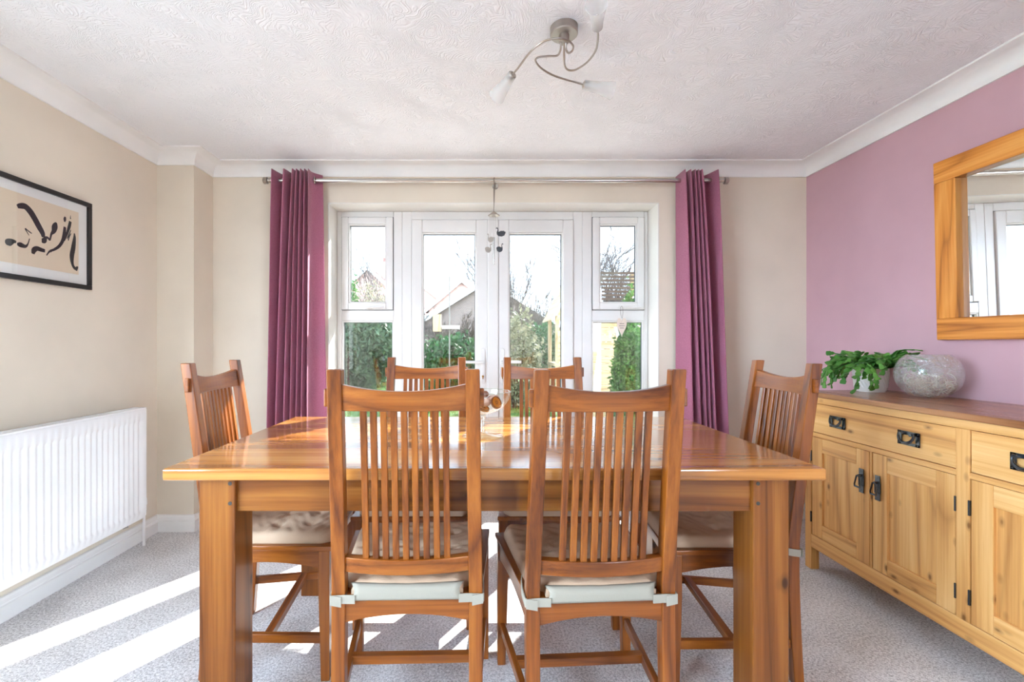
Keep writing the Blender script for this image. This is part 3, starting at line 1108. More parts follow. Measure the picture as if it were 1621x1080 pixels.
# ------------------------------------------------------------------ mirror
MX, MY0, MY1, MZ0, MZ1 = 2.07, 0.96, 2.058, 1.143, 1.94
mr = thing('wall_mirror', 'wide wall mirror in a broad orange pine frame above the sideboard', 'mirror', (XR, (MY0 + MY1) / 2, MZ0))
mcy = (MY0 + MY1) / 2
def mbx(name, x0, x1, y0, y1, z0, z1, mat, bevel=0.003):
    o = obj(name, G().box(x0 - XR, x1 - XR, y0 - mcy, y1 - mcy, z0 - MZ0, z1 - MZ0), mat, mr, bevel=bevel)
    return o
fx0, fx1 = XR - 0.042, XR - 0.004
mbx('frame_rail', fx0, fx1, MY0, MY1, MZ1 - 0.095, MZ1, M['mirror_y'])
mbx('frame_rail', fx0, fx1, MY0, MY1, MZ0, MZ0 + 0.095, M['mirror_y'])
mbx('frame_stile', fx0, fx1, MY1 - 0.092, MY1, MZ0 + 0.095, MZ1 - 0.095, M['mirror_z'])
mbx('frame_stile', fx0, fx1, MY0, MY0 + 0.092, MZ0 + 0.095, MZ1 - 0.095, M['mirror_z'])
mbx('glass', fx1 - 0.010, fx1 - 0.006, MY0 + 0.085, MY1 - 0.085, MZ0 + 0.088, MZ1 - 0.088, M['mirror'], bevel=0)
mr.rotation_euler = (0, R(-1.2), 0)

# ------------------------------------------------------------------ framed picture
PX = -1.912
PY1, PZ0, PZ1 = 2.254, 1.391, 1.818
PY0 = PY1 - 0.60
pic = thing('framed_picture', 'black framed brush ink drawing on beige paper hanging above the radiator', 'picture', (XL, (PY0 + PY1) / 2, PZ0))
pcy = (PY0 + PY1) / 2
def pbx(g, x0, x1, y0, y1, z0, z1):
    return g.box(x0 - XL, x1 - XL, y0 - pcy, y1 - pcy, z0 - PZ0, z1 - PZ0)
g = G()
fw = 0.021
pbx(g, XL + 0.002, PX, PY0, PY1, PZ0, PZ0 + fw)
pbx(g, XL + 0.002, PX, PY0, PY1, PZ1 - fw, PZ1)
pbx(g, XL + 0.002, PX, PY0, PY0 + fw, PZ0 + fw, PZ1 - fw)
pbx(g, XL + 0.002, PX, PY1 - fw, PY1, PZ0 + fw, PZ1 - fw)
obj('frame', g, M['black'], pic, bevel=0.0015)
obj('mount', pbx(G(), XL + 0.002, XL + 0.010, PY0 + fw, PY1 - fw, PZ0 + fw, PZ1 - fw), M['mat'], pic)
sheet = obj('sheet', pbx(G(), XL + 0.010, XL + 0.0106, PY0 + 0.075, PY1 - 0.066, PZ0 + 0.066, PZ1 - 0.062), M['paper'], pic)
obj('glazing', pbx(G(), PX - 0.006, PX - 0.004, PY0 + fw, PY1 - fw, PZ0 + fw, PZ1 - fw), M['picglass'], pic)
def wallpt(cx, cy_):
    px, py = cx / 5.14, 260 + cy_ / 5.14
    k = (CX - px) / 1.922
    return F / k, HC - (py - CY) / k, k
strokes = [
    [(140, 345, 26), (165, 340, 40), (205, 345, 45), (245, 385, 48), (280, 440, 46), (315, 505, 45), (345, 560, 38), (352, 595, 24)],
    [(338, 620, 30), (358, 622, 40), (372, 600, 24), (390, 600, 16), (404, 616, 14), (412, 590, 14), (418, 568, 18), (436, 545, 34), (444, 515, 46), (452, 490, 34), (460, 476, 10)],
    [(48, 650, 18), (62, 640, 52), (84, 632, 50), (110, 628, 30), (132, 634, 16)],
    [(138, 650, 18), (165, 656, 36), (205, 668, 24), (226, 650, 10), (240, 606, 7)],
    [(236, 580, 5), (205, 526, 9), (232, 545, 9), (258, 564, 8)],
    [(268, 730, 22), (276, 700, 38), (300, 686, 34), (335, 697, 30), (366, 706, 24)],
    [(378, 742, 8), (405, 708, 14), (440, 695, 18), (480, 668, 22), (508, 625, 25), (522, 570, 28), (527, 510, 20)],
    [(524, 625, 6), (545, 565, 18), (562, 510, 24), (572, 466, 22)],
    [(544, 608, 5), (562, 570, 9), (576, 535, 5)],
    [(555, 622, 7), (562, 592, 10), (578, 564, 5)],
    [(526, 470, 10), (527, 448, 22), (530, 428, 12)],
    [(574, 446, 12), (572, 434, 6), (574, 418, 3)],
    [(604, 562, 8), (606, 600, 22), (596, 680, 36), (584, 750, 36), (590, 815, 22), (612, 850, 22), (630, 838, 14), (620, 868, 12)],
    [(412, 718, 6), (425, 700, 10)],
]
g = G()
for stv in strokes:
    pts = [wallpt(a, b) for a, b, w in stv]
    P = [(p[0], p[1], w / 5.14 / p[2]) for p, (_, _, w) in zip(pts, stv)]
    sm = catmull(P, len(P) * 6)
    L = []
    for i, p in enumerate(sm):
        q = sm[min(i + 1, len(sm) - 1)] - sm[max(i - 1, 0)]
        d = Vector((q.x, q.y))
        d = d.normalized() if d.length > 1e-9 else Vector((1, 0))
        n = Vector((-d.y, d.x)) * max(0.0008, p.z) * 0.55
        L.append((Vector((p.x, p.y)) + n, Vector((p.x, p.y)) - n))
    x = 0.0109
    va = [(g.bm.verts.new((x, a.x - pcy, a.y - PZ0)), g.bm.verts.new((x, b.x - pcy, b.y - PZ0))) for a, b in L]
    for i in range(len(va) - 1):
        g.face([va[i][0], va[i][1], va[i + 1][1], va[i + 1][0]])
obj('ink_strokes', g, M['ink'], sheet)

# ------------------------------------------------------------------ radiator
RYE, RXF = 2.51, -1.83
RY0 = 1.25
RZa, RZb = 0.169, 0.773
rad = thing('radiator', 'white ribbed panel radiator on the cream left wall', 'radiator', (RXF, (RY0 + RYE) / 2, RZa))
rcy = (RY0 + RYE) / 2
half = (RYE - RY0) / 2
g = G()
H = RZb - RZa
pit = 0.0333
n_r = int((2 * half - 0.05) / pit)
ys, xs = [-half], [0.0]
y = -half + 0.03
for i in range(n_r):
    for f, d in ((0.0, 0.0), (0.18, 0.0), (0.34, -0.009), (0.66, -0.009), (0.82, 0.0)):
        ys.append(y + f * pit)
        xs.append(d)
    y += pit
ys.append(half)
xs.append(0.0)
zl = [0.0, 0.042, 0.060, H - 0.078, H - 0.062, H - 0.008, H]
kz = [0, 0, 1, 1, 0, 0, 0]
rows = []
for z, k in zip(zl, kz):
    off = -0.008 if z in (0.0, H) else 0.0
    rows.append([g.bm.verts.new((xx * k + off, yy, z)) for yy, xx in zip(ys, xs)])
for a in range(len(rows) - 1):
    for i in range(len(ys) - 1):
        g.face([rows[a][i], rows[a][i + 1], rows[a + 1][i + 1], rows[a + 1][i]])
fp = obj('front_panel', g, M['rad'], rad, smooth=True, sharp=50)
obj('back_panel', G().box(-0.068, -0.055, -half + 0.01, half - 0.01, 0.01, H - 0.012), M['rad'], rad)
obj('side_panel', G().box(-0.066, -0.002, half - 0.003, half + 0.002, 0.012, H + 0.002), M['rad'], rad, bevel=0.0012)
obj('side_panel', G().box(-0.066, -0.002, -half - 0.002, -half + 0.003, 0.012, H + 0.002), M['rad'], rad, bevel=0.0012)
g = G()
g.box(-0.066, -0.052, -half, half, H - 0.004, H + 0.003)
g.box(-0.014, -0.001, -half, half, H - 0.004, H + 0.003)
yy = -half
while yy < half - 0.01:
    g.box(-0.052, -0.014, yy, yy + 0.006, H - 0.003, H + 0.002)
    yy += 0.016
obj('top_grille', g, M['rad'], rad)
g = G()
for yy in (-half + 0.25, half - 0.25):
    g.box(-0.099, -0.066, yy - 0.015, yy + 0.015, 0.06, H - 0.06)
obj('bracket', g, M['rad'], rad)
g = G()
vy = half + 0.028
g.tube([(-0.035, half, 0.035), (-0.035, vy, 0.035)], 0.008, 10)
g.tube([(-0.035, vy, 0.020), (-0.035, vy, 0.058)], 0.012, 12)
vl = obj('valve', g, M['chrome'], rad, smooth=True)
obj('valve_cap', G().lathe([(0, 0.058), (0.014, 0.058), (0.016, 0.064), (0.015, 0.092), (0.012, 0.096), (0, 0.096)], (-0.035, vy, 0), 16), M['white'], vl, smooth=True)
obj('pipe', G().tube([(-0.035, vy, 0.02), (-0.035, vy, -RZa)], 0.0075, 10), M['rad'], vl, smooth=True)
g = G()
g.tube([(-0.035, half - 0.09, 0.0), (-0.035, half - 0.09, -0.02), (-0.06, half - 0.09, -0.028)], 0.004, 8)
obj('drain_clip', g, M['chrome'], rad)

# ------------------------------------------------------------------ curtain pole and curtains
RY, RZ = 2.84, 2.1456
pole = thing('curtain_pole', 'long brushed steel curtain pole above the glass doors', 'curtain pole', (0.11, RY, RZ))
obj('pole', G().tube([(-1.42, 0, 0), (1.42, 0, 0)], 0.0135, 16), M['chrome'], pole, smooth=True)
for s in (-1, 1):
    g = G()
    g.tube([(s * 1.415, 0, 0), (s * 1.424, 0, 0), (s * 1.426, 0, 0), (s * 1.446, 0, 0), (s * 1.45, 0, 0)], [0.012, 0.012, 0.021, 0.021, 0.018], 18)
    obj('finial', g, M['satin'], pole, smooth=True)
for x in (-1.20, 0.0, 1.20):
    g = G()
    g.tube([(x, YB - RY, -0.005), (x, 0.012, -0.005)], 0.006, 10)
    g.tube([(x, YB - RY, -0.005), (x, YB - RY - 0.006, -0.005)], 0.02, 16)
    obj('bracket', g, M['chrome'], pole)

def curtain(label, top, bot, ztop, ring_pts):
    n = 170
    T = catmull([(a, b, 0) for a, b in top], n)
    B = catmull([(a, b, 0) for a, b in bot], n)
    cx_ = sum(p.x for p in T) / len(T)
    o_ = Vector((cx_, RY, 0.012))
    g = G()
    def fn(u, v):
        i = min(n, int(round(u * n)))
        k = v ** 0.8
        p = T[i] * (1 - k) + B[i] * k
        z = ztop * (1 - v) + 0.014 * v
        x = p.x + 0.004 * math.sin(6 * v + u * 9) * v
        return Vector((x, p.y, z)) - o_
    g.grid(fn, n, 26)
    c = obj('curtain', g, M['curtain'], None, loc=o_, smooth=True, sharp=80)
    sd = c.modifiers.new('thick', 'SOLIDIFY')
    sd.thickness = 0.003
    sd.offset = 0
    tag(c, label, 'curtain', 'plum eyelet curtains on the steel pole')
    for x, y, ang in ring_pts:
        g = G()
        pts = []
        for i in range(20):
            t = 2 * math.pi * i / 20
            v = Vector((0, 0.022 * math.cos(t), 0.022 * math.sin(t)))
            v = Matrix.Rotation(R(ang), 3, 'Z') @ v
            pts.append(v + Vector((x, y, RZ)) - o_)
        g.tube(pts, 0.0042, 8, loop=True)
        obj('eyelet_ring', g, M['chrome'], c, smooth=True)
    return c

def zig(peaks, yp, yv, end=None, first=None):
    out = []
    if first: out.append(first)
    for i, x in enumerate(peaks):
        out.append((x, yp))
        if i < len(peaks) - 1:
            out.append(((x + peaks[i + 1]) / 2, yv))
    if end: out.append(end)
    return out
tl = zig([-1.257, -1.183, -1.131, -1.108, -1.083, -1.058, -1.034], 2.765, 2.885, end=(-1.030, 2.825)) + [(-0.985, 2.880)]
bl = zig([-1.290, -1.245, -1.202, -1.160, -1.119, -1.081, -1.040], 2.762, 2.885, end=(-1.035, 2.828)) + [(-0.955, 2.888)]
curtain('plum eyelet curtain gathered left of the glass doors, sunlit along its edge', tl, bl, 2.192, [(-1.019, RY, 4)])
tr_ = zig([1.264, 1.299, 1.326, 1.347, 1.368], 2.775, 2.895, first=(1.262, 2.905), end=(1.422, 2.895)) + [(1.466, 2.775)]
br_ = zig([1.325, 1.372, 1.408, 1.440, 1.474], 2.765, 2.890, first=(1.262, 2.905), end=(1.515, 2.890)) + [(1.540, 2.770)]
curtain('plum eyelet curtain gathered right of the glass doors, beside the mauve wall', tr_, br_, 2.192, [(1.398, RY, -25)])

# ------------------------------------------------------------------ wind chime
chx, chy = 0.098, RY
ch = thing('wind_chime', 'metal wind chime with four little swans hanging from the curtain pole', 'wind chime', (chx, chy, 1.95))
def cz(py): return HC - (py - CY) * chy / F - 1.95
g = G()
g.tube([(0.0, -0.0165, RZ - 1.95 + 0.012), (0.0, -0.0165, RZ - 1.95 - 0.012), (0.0, -0.004, cz(302)), (0, 0, cz(333))], [0.003, 0.004, 0.0035, 0.0015], 6)
g.tube([(0.006, 0.0165, RZ - 1.95 + 0.012), (0.006, 0.0165, RZ - 1.95 - 0.012), (0.004, 0.004, cz(302)), (0, 0, cz(333))], [0.003, 0.004, 0.0035, 0.0015], 6)
g.tube([(0.0, -0.0165, RZ - 1.95 + 0.010), (0.003, 0.0, RZ - 1.95 + 0.018), (0.006, 0.0165, RZ - 1.95 + 0.010)], 0.003, 6)
obj('ribbon', g, M['ribbon'], ch)
obj('roof', G().lathe([(0, cz(333)), (0.006, cz(335)), (0.036, cz(340.5)), (0.036, cz(342)), (0.005, cz(338)), (0, cz(337))], (0, 0, 0), 6), M['satin'], ch)
g = G()
for a in range(4):
    t = math.pi / 4 + a * math.pi / 2 + 0.3
    x, y = 0.027 * math.cos(t), 0.027 * math.sin(t)
    g.tube([(x, y, cz(341)), (x, y, cz((366, 384, 370, 388)[a]))], 0.0008, 5)
g.tube([(0, 0, cz(340)), (0, 0, cz(376))], 0.0008, 5)
obj('string', g, M['satin'], ch)
obj('tube', G().tube([(0, 0, cz(376)), (0, 0, cz(419))], 0.0055, 12), M['chrome'], ch, smooth=True)
def swan(cx_, cy_, czc, L, s, mat):
    P = [(-1.0, 0.05), (-0.75, -0.5), (-0.2, -0.72), (0.4, -0.62), (0.75, -0.3), (0.78, 0.15), (0.62, 0.5), (0.66, 0.8), (0.86, 0.86), (1.02, 0.74), (0.92, 0.98), (0.68, 1.05), (0.48, 0.9), (0.44, 0.55), (0.46, 0.2), (0.2, 0.28), (-0.1, 0.42), (-0.35, 0.36), (-0.6, 0.45), (-0.7, 0.28), (-0.9, 0.3)]
    g = G()
    g.prism([(cx_ + s * a * L / 2, czc + (b - 0.25) * 0.032) for a, b in P], 'y', cy_ - 0.002, cy_ + 0.002)
    return obj('swan', g, mat, ch, bevel=0.001, seg=1)
swan(0.041, -0.019, cz(368), 0.062, -1, M['iron'])
swan(0.038, 0.012, cz(391), 0.044, 1, M['iron'])
swan(-0.022, 0.019, cz(375), 0.040, -1, M['satin'])
swan(-0.034, -0.012, cz(393), 0.044, 1, M['satin'])

# ------------------------------------------------------------------ heart tag on the right window handle
hy = YF - 0.053
htx = (984.3 - CX) * hy / F
def hz_(py): return HC - (py - CY) * hy / F
tg = thing('hanging_tag', 'small pale wooden heart tag on twine hanging from the right window handle', 'tag', (htx, hy, hz_(516)))
def heart(w, h, n=40):
    out = []
    for i in range(n):
        t = 2 * math.pi * i / n
        x = math.sin(t) ** 3
        z = (13 * math.cos(t) - 5 * math.cos(2 * t) - 2 * math.cos(3 * t) - math.cos(4 * t)) / 17
        out.append((x * w / 2, z * h / 2))
    return out
hh = hz_(497) - hz_(533)
ht = obj('heart', G().prism(heart(0.066, hh * 0.98), 'y', -0.003, 0.003), M['tag_wood'], tg, bevel=0.001)
g = G()
for zz, w in ((hz_(512.5), 0.030), (hz_(516), 0.036), (hz_(519.5), 0.028)):
    z = zz - hz_(516)
    x = -w / 2
    rnd = random.Random(int(w * 1e4))
    while x < w / 2:
        wl = rnd.uniform(0.004, 0.009)
        g.box(x, min(x + wl, w / 2), -0.0036, -0.003, z - 0.0018, z + 0.0018)
        x += wl + 0.0016
obj('lettering', g, M['ink'], ht)
g = G()
top_z = hz_(487.5) - hz_(516) + 0.002
for s in (-1, 1):
    g.tube([(s * 0.002, -0.004, hz_(504) - hz_(516)), (s * 0.008, 0.0, hz_(496) - hz_(516)), (s * 0.008, 0.004, top_z), (0, 0.004, top_z + 0.010)], 0.0012, 6)
obj('twine', g, M['ribbon'], tg)
g = G().prism([(-0.052, hz_(518) - hz_(516)), (-0.030, hz_(517) - hz_(516)), (-0.014, hz_(530) - hz_(516)), (-0.032, hz_(535) - hz_(516))], 'y', 0.004, 0.0055)
obj('price_ticket', g, M['tag_white'], tg)

# ------------------------------------------------------------------ ceiling lamp
LX, LY = 0.3127, 1.658
cl = thing('ceiling_light', 'three-armed brushed steel ceiling light with frosted glass shades', 'ceiling light', (LX, LY, ZC))
obj('ceiling_rose', G().lathe([(0, 0), (0.05, 0), (0.05, -0.025), (0.047, -0.028), (0, -0.028)], (0, 0, 0), 40), M['satin'], cl, smooth=True)
obj('stem', G().lathe([(0, -0.028), (0.019, -0.028), (0.019, -0.052), (0.016, -0.055), (0, -0.055)], (0, 0, 0), 24), M['satin'], cl, smooth=True)
def lp(px, py, z):
    k = (CY - py) / (z - HC)
    Y = F / k
    return Vector(((px - CX) / k - LX, Y - LY, z - ZC))
arms = [
    # left arm: loops right and sweeps back left
    ([lp(896, 68, 2.222), lp(896, 78, 2.205), lp(900, 84, 2.20), lp(906, 80, 2.205), lp(907, 72, 2.21), lp(898, 64, 2.205), lp(880, 61, 2.20), lp(858, 67, 2.19), lp(838, 84, 2.18), lp(820, 108, 2.165)],
     lp(812, 117, 2.16), lp(789, 149, 2.135)),
    # right arm: goes left first, then to the lower right
    ([lp(888, 67, 2.222), lp(887, 80, 2.205), lp(882, 88, 2.20), lp(868, 89, 2.19), lp(852, 91, 2.185), lp(848, 97, 2.18), lp(858, 109, 2.175), lp(880, 121, 2.17), lp(914, 131, 2.165)],
     lp(923, 134, 2.16), lp(976, 145, 2.145)),
    # upper arm: drops, then swings up to the right
    ([lp(893, 68, 2.222), lp(893, 90, 2.195), lp(894, 104, 2.185), lp(900, 111, 2.18), lp(912, 110, 2.175), lp(930, 98, 2.17), lp(943, 80, 2.165), lp(946.5, 60, 2.165), lp(946, 50, 2.165)],
     lp(946, 44, 2.163), lp(944, -2, 2.150)),
]
def lathe_dir(prof, p, d, seg=20):
    g = G()
    g.lathe(prof, (0, 0, 0), seg)
    q = Vector((0, 0, 1)).rotation_difference(d)
    g.xf(Matrix.Translation(p) @ q.to_matrix().to_4x4())
    return g
for path, p0, p1 in arms:
    pts = catmull(path + [p0], 60)
    ar = obj('arm', G().tube(pts, 0.0036, 8), M['satin'], cl, smooth=True)
    d = (p1 - p0).normalized()
    obj('lamp_holder', lathe_dir([(0, 0), (0.011, 0), (0.014, 0.004), (0.014, 0.022), (0.010, 0.026), (0, 0.026)], p0, d), M['satin'], ar, smooth=True)
    L = 0.125
    prof = [(0.017, 0.004), (0.0185, 0.03), (0.024, 0.075), (0.034, L), (0.0325, L), (0.0225, 0.075), (0.0165, 0.03), (0.0155, 0.004)]
    obj('glass_shade', lathe_dir(prof, p0, d, 28), M['frost'], ar, smooth=True)
    obj('bulb', lathe_dir([(0, 0.026), (0.007, 0.026), (0.008, 0.05), (0.006, 0.062), (0, 0.066)], p0, d, 14), M['white'], ar, smooth=True)

# ------------------------------------------------------------------ glass comport with dried fruit
bx_, by_ = 0.0165, 1.6945
cp = thing('footed_bowl', 'clear glass footed bowl of dried fruit on the dining table', 'bowl', (bx_, by_, TZ))
obj('foot', G().lathe([(0, 0), (0.075, 0), (0.077, 0.003), (0.070, 0.007), (0.03, 0.012), (0.012, 0.02), (0, 0.02)], (0, 0, 0), 48), M['clear_rim'], cp, smooth=True)
obj('stem', G().lathe([(0, 0.02), (0.011, 0.02), (0.009, 0.035), (0.0085, 0.065), (0.011, 0.075), (0.0145, 0.080), (0.010, 0.086), (0, 0.086)], (0, 0, 0), 12), M['clear_rim'], cp, smooth=True)
prof = [(0.0, 0.084)]
for i in range(1, 13):
    t = i / 12
    prof.append((0.104 * math.sin(t * math.pi / 2) ** 0.9, 0.084 + 0.082 * (1 - math.cos(t * math.pi / 2)) ** 0.9))
prof += [(0.106, 0.168), (0.103, 0.169)]
for i in range(11, 0, -1):
    t = i / 12
    prof.append((0.100 * math.sin(t * math.pi / 2) ** 0.9, 0.089 + 0.080 * (1 - math.cos(t * math.pi / 2)) ** 0.9))
prof.append((0, 0.089))
obj('bowl', G().lathe(prof, (0, 0, 0), 48), M['clear'], cp, smooth=True)
rim = G().tube([(0.1045 * math.cos(2 * math.pi * i / 48), 0.1045 * math.sin(2 * math.pi * i / 48), 0.1685) for i in range(48)], 0.0018, 6, loop=True)
obj('rim', rim, M['clear_rim'], cp, smooth=True)

def orange_slice(loc, rot, label):
    g = G().lathe([(0, -0.003), (0.020, -0.003), (0.0215, 0), (0.020, 0.003), (0, 0.003)], (0, 0, 0), 24)
    o = obj('orange_slice', g, M['orange_slice'], None, loc=loc, smooth=True)
    g = G().lathe([(0.0205, -0.0045), (0.0235, -0.004), (0.0235, 0.004), (0.0205, 0.0045)], (0, 0, 0), 24, closed=True)
    obj('rind', g, M['orange_rind'], o, smooth=True)
    g = G()
    for i in range(8):
        t = i * math.pi / 4
        g.prism([(0.003 * math.cos(t) - 0.0012 * math.sin(t), 0.003 * math.sin(t) + 0.0012 * math.cos(t)), (0.010 * math.cos(t), 0.010 * math.sin(t)), (0.003 * math.cos(t) + 0.0012 * math.sin(t), 0.003 * math.sin(t) - 0.0012 * math.cos(t))], 'z', -0.0036, 0.0036)
    obj('pip_hollow', g, M['orange_rind'], o)
    o.rotation_euler = rot
    tag(o, label, 'dried orange', 'dried fruit in the glass bowl')
    return o
def pod(loc, rot, size, mat, label, nm='seed_pod'):
    g = G()
    prof = []
    for i in range(11):
        t = math.pi * i / 10
        prof.append((max(0, math.sin(t)) * (1 + 0.12 * math.sin(3 * t)), -math.cos(t)))
    prof[0] = (0, -1)
    prof[-1] = (0, 1)
    g.lathe(prof, (0, 0, 0), 16)
    for v in g.bm.verts:
        a = math.atan2(v.co.y, v.co.x)
        k = 1 + 0.08 * math.sin(5 * a)
        v.co = Vector((v.co.x * size[0] * k, v.co.y * size[1] * k, v.co.z * size[2]))
    o = obj(nm, g, mat, None, loc=loc, smooth=True)
    o.rotation_euler = rot
    tag(o, label, 'dried pod', 'dried fruit in the glass bowl')
    return o
zb = TZ + 0.108
orange_slice((bx_ + 0.049, by_ - 0.034, zb + 0.022), (R(68), R(10), R(38)), 'bright orange dried slice against the near side of the glass bowl')
pod((bx_ + 0.012, by_ - 0.028, zb + 0.022), (R(70), R(30), R(20)), (0.017, 0.015, 0.026), M['pod_pink'], 'pinkish dried shell left of the orange slice in the bowl')
pod((bx_ - 0.030, by_ - 0.024, zb + 0.018), (R(20), R(70), R(-30)), (0.017, 0.016, 0.027), M['pod'], 'brown dried pod leaning low in the glass bowl behind the chair post')
pod((bx_ + 0.040, by_ + 0.024, zb + 0.028), (R(80), R(10), R(60)), (0.018, 0.016, 0.026), M['pod_pink'], 'pinkish dried shell lying behind the orange slice in the bowl')
pod((bx_ + 0.000, by_ + 0.022, zb + 0.046), (R(85), 0, R(80)), (0.015, 0.014, 0.024), M['pod'], 'brown dried pod on top of the heap in the glass bowl')
pod((bx_ - 0.034, by_ + 0.024, zb + 0.032), (R(75), 0, R(20)), (0.015, 0.015, 0.024), M['pod_green'], 'olive dried pod at the back of the glass bowl')
orange_slice((bx_ + 0.002, by_ - 0.002, zb - 0.002), (R(20), R(15), R(10)), 'dried orange slice lying flat at the bottom of the glass bowl')

# ------------------------------------------------------------------ plant and crackle bowl on the sideboard
pxl, pyl = 1.945, 2.255
pl = thing('potted_cactus', 'trailing green leafy houseplant in a white ribbed pot on the sideboard', 'plant', (pxl, pyl, SZ))
g = G()
def potf(u, v):
    t = 2 * math.pi * u
    r = 0.062 + 0.010 * v
    k = 0.0
    if 0.18 < v < 0.86:
        k = 0.0022 * math.sin(26 * t + v * 26)
    if v < 0.05: r -= 0.006
    return Vector(((r + k) * math.cos(t), (r + k) * math.sin(t), 0.115 * v))
vv = g.grid(potf, 160, 24)
inner = [g.bm.verts.new((0.062 * math.cos(2 * math.pi * i / 160), 0.062 * math.sin(2 * math.pi * i / 160), 0.115)) for i in range(161)]
low = [g.bm.verts.new((0.060 * math.cos(2 * math.pi * i / 160), 0.060 * math.sin(2 * math.pi * i / 160), 0.09)) for i in range(161)]
for i in range(160):
    g.face([vv[i][24], vv[i + 1][24], inner[i + 1], inner[i]])
    g.face([inner[i], inner[i + 1], low[i + 1], low[i]])
bmesh.ops.remove_doubles(g.bm, verts=g.bm.verts[:], dist=1e-5)
pt = obj('pot', g, M['pot'], pl, smooth=True, sharp=50)
obj('soil', G().lathe([(0, 0.098), (0.059, 0.096), (0.059, 0.090), (0, 0.090)], (0, 0, 0), 24), M['soil'], pl)
g = G()
rnd = random.Random(11)
def segment(p, d, nrm, L, w):
    """one flat notched cactus pad"""
    d = d.normalized()
    s = d.cross(nrm).normalized()
    nrm = s.cross(d).normalized()
    shape = [(0, 0.15), (0.2, 0.7), (0.32, 0.62), (0.55, 1.0), (0.7, 0.85), (0.88, 0.95), (1.0, 0.55)]
    up, dn = [], []
    for a, b in shape:
        up.append(p + d * a * L + s * b * w / 2 - nrm * 0.12 * w * b)
        dn.append(p + d * a * L - s * b * w / 2 - nrm * 0.12 * w * b)
    mid = [p + d * a * L for a, b in shape]
    th = nrm * 0.0012
    tv = [[g.bm.verts.new(q + th) for q in r] for r in (up, mid, dn)]
    bv = [[g.bm.verts.new(q - th) for q in r] for r in (up, mid, dn)]
    for a in range(len(shape) - 1):
        for r in range(2):
            g.face([tv[r][a], tv[r][a + 1], tv[r + 1][a + 1], tv[r + 1][a]])
            g.face([bv[r][a], bv[r + 1][a], bv[r + 1][a + 1], bv[r][a + 1]])
        g.face([tv[0][a], bv[0][a], bv[0][a + 1], tv[0][a + 1]])
        g.face([tv[2][a], tv[2][a + 1], bv[2][a + 1], bv[2][a]])
    g.face([tv[0][-1], tv[1][-1], tv[2][-1], bv[2][-1], bv[1][-1], bv[0][-1]])
def strand(az, el0, nseg, droop, L0=0.031, w0=0.025, p=None):
    p = p or Vector((0.03 * math.cos(az), 0.03 * math.sin(az), 0.100))
    el = el0
    for i in range(nseg):
        d = Vector((math.cos(az) * math.cos(el), math.sin(az) * math.cos(el), math.sin(el)))
        nrm = Vector((-math.cos(az) * math.sin(el), -math.sin(az) * math.sin(el), math.cos(el)))
        nrm = (nrm + Vector((rnd.uniform(-.9, .9), rnd.uniform(-.9, .9), rnd.uniform(-.4, .6)))).normalized()
        L = L0 * rnd.uniform(0.8, 1.15)
        q = p + d * L
        wx, wy = pxl + q.x, pyl + q.y
        if wx > XR - 0.02 or (q.z < 0.012 and wx > 1.63 and wy < SY1 + 0.03) or math.hypot(wx - 1.953, wy - 1.975) < 0.135 or (wx - 0.857) < 0.30:
            break
        segment(p, d, nrm, L, w0 * rnd.uniform(0.8, 1.15))
        if rnd.random() < 0.5 and i > 0:
            d2 = (d + Vector((rnd.uniform(-1, 1), rnd.uniform(-1, 1), rnd.uniform(-.2, .4)))).normalized()
            qq = p + d * L * 0.9
            w2 = qq + d2 * 0.04
            if pxl + w2.x < XR - 0.02 and math.hypot(pxl + w2.x - 1.953, pyl + w2.y - 1.975) > 0.135:
                segment(qq, d2, nrm, L * 0.9, w0 * 0.9)
        p = q
        el -= droop * rnd.uniform(0.7, 1.4)
        az += rnd.uniform(-0.38, 0.38)
for i in range(90):
    az = rnd.uniform(0, 2 * math.pi)
    strand(az, rnd.uniform(0.6, 1.35), rnd.randint(4, 7), rnd.uniform(0.26, 0.42))
for az in (math.pi * 0.98, math.pi * 1.04, math.pi * 1.1, math.pi * 0.92, math.pi * 1.16, math.pi * 0.86, math.pi * 1.2, math.pi * 1.0):
    strand(az, rnd.uniform(0.55, 0.9), 9, rnd.uniform(0.22, 0.30))
for az in (-1.15, -1.3, -1.0):
    strand(az, 1.05, 6, 0.22, 0.040)
# the strand that reaches up over the glass bowl
p = Vector((0.02, -0.05, 0.12))
for dv in ((0.1, -0.35, 0.75), (0.15, -0.5, 0.85), (0.2, -0.7, 0.6), (0.15, -0.95, 0.15), (0.1, -1, 0.02), (0.05, -1, -0.1)):
    d = Vector(dv).normalized()
    segment(p, d, Vector((0.2, 0.4, 1)), 0.036, 0.02)
    p = p + d * 0.035
obj('foliage', g, M['cactus'], pl, smooth=True, sharp=60)

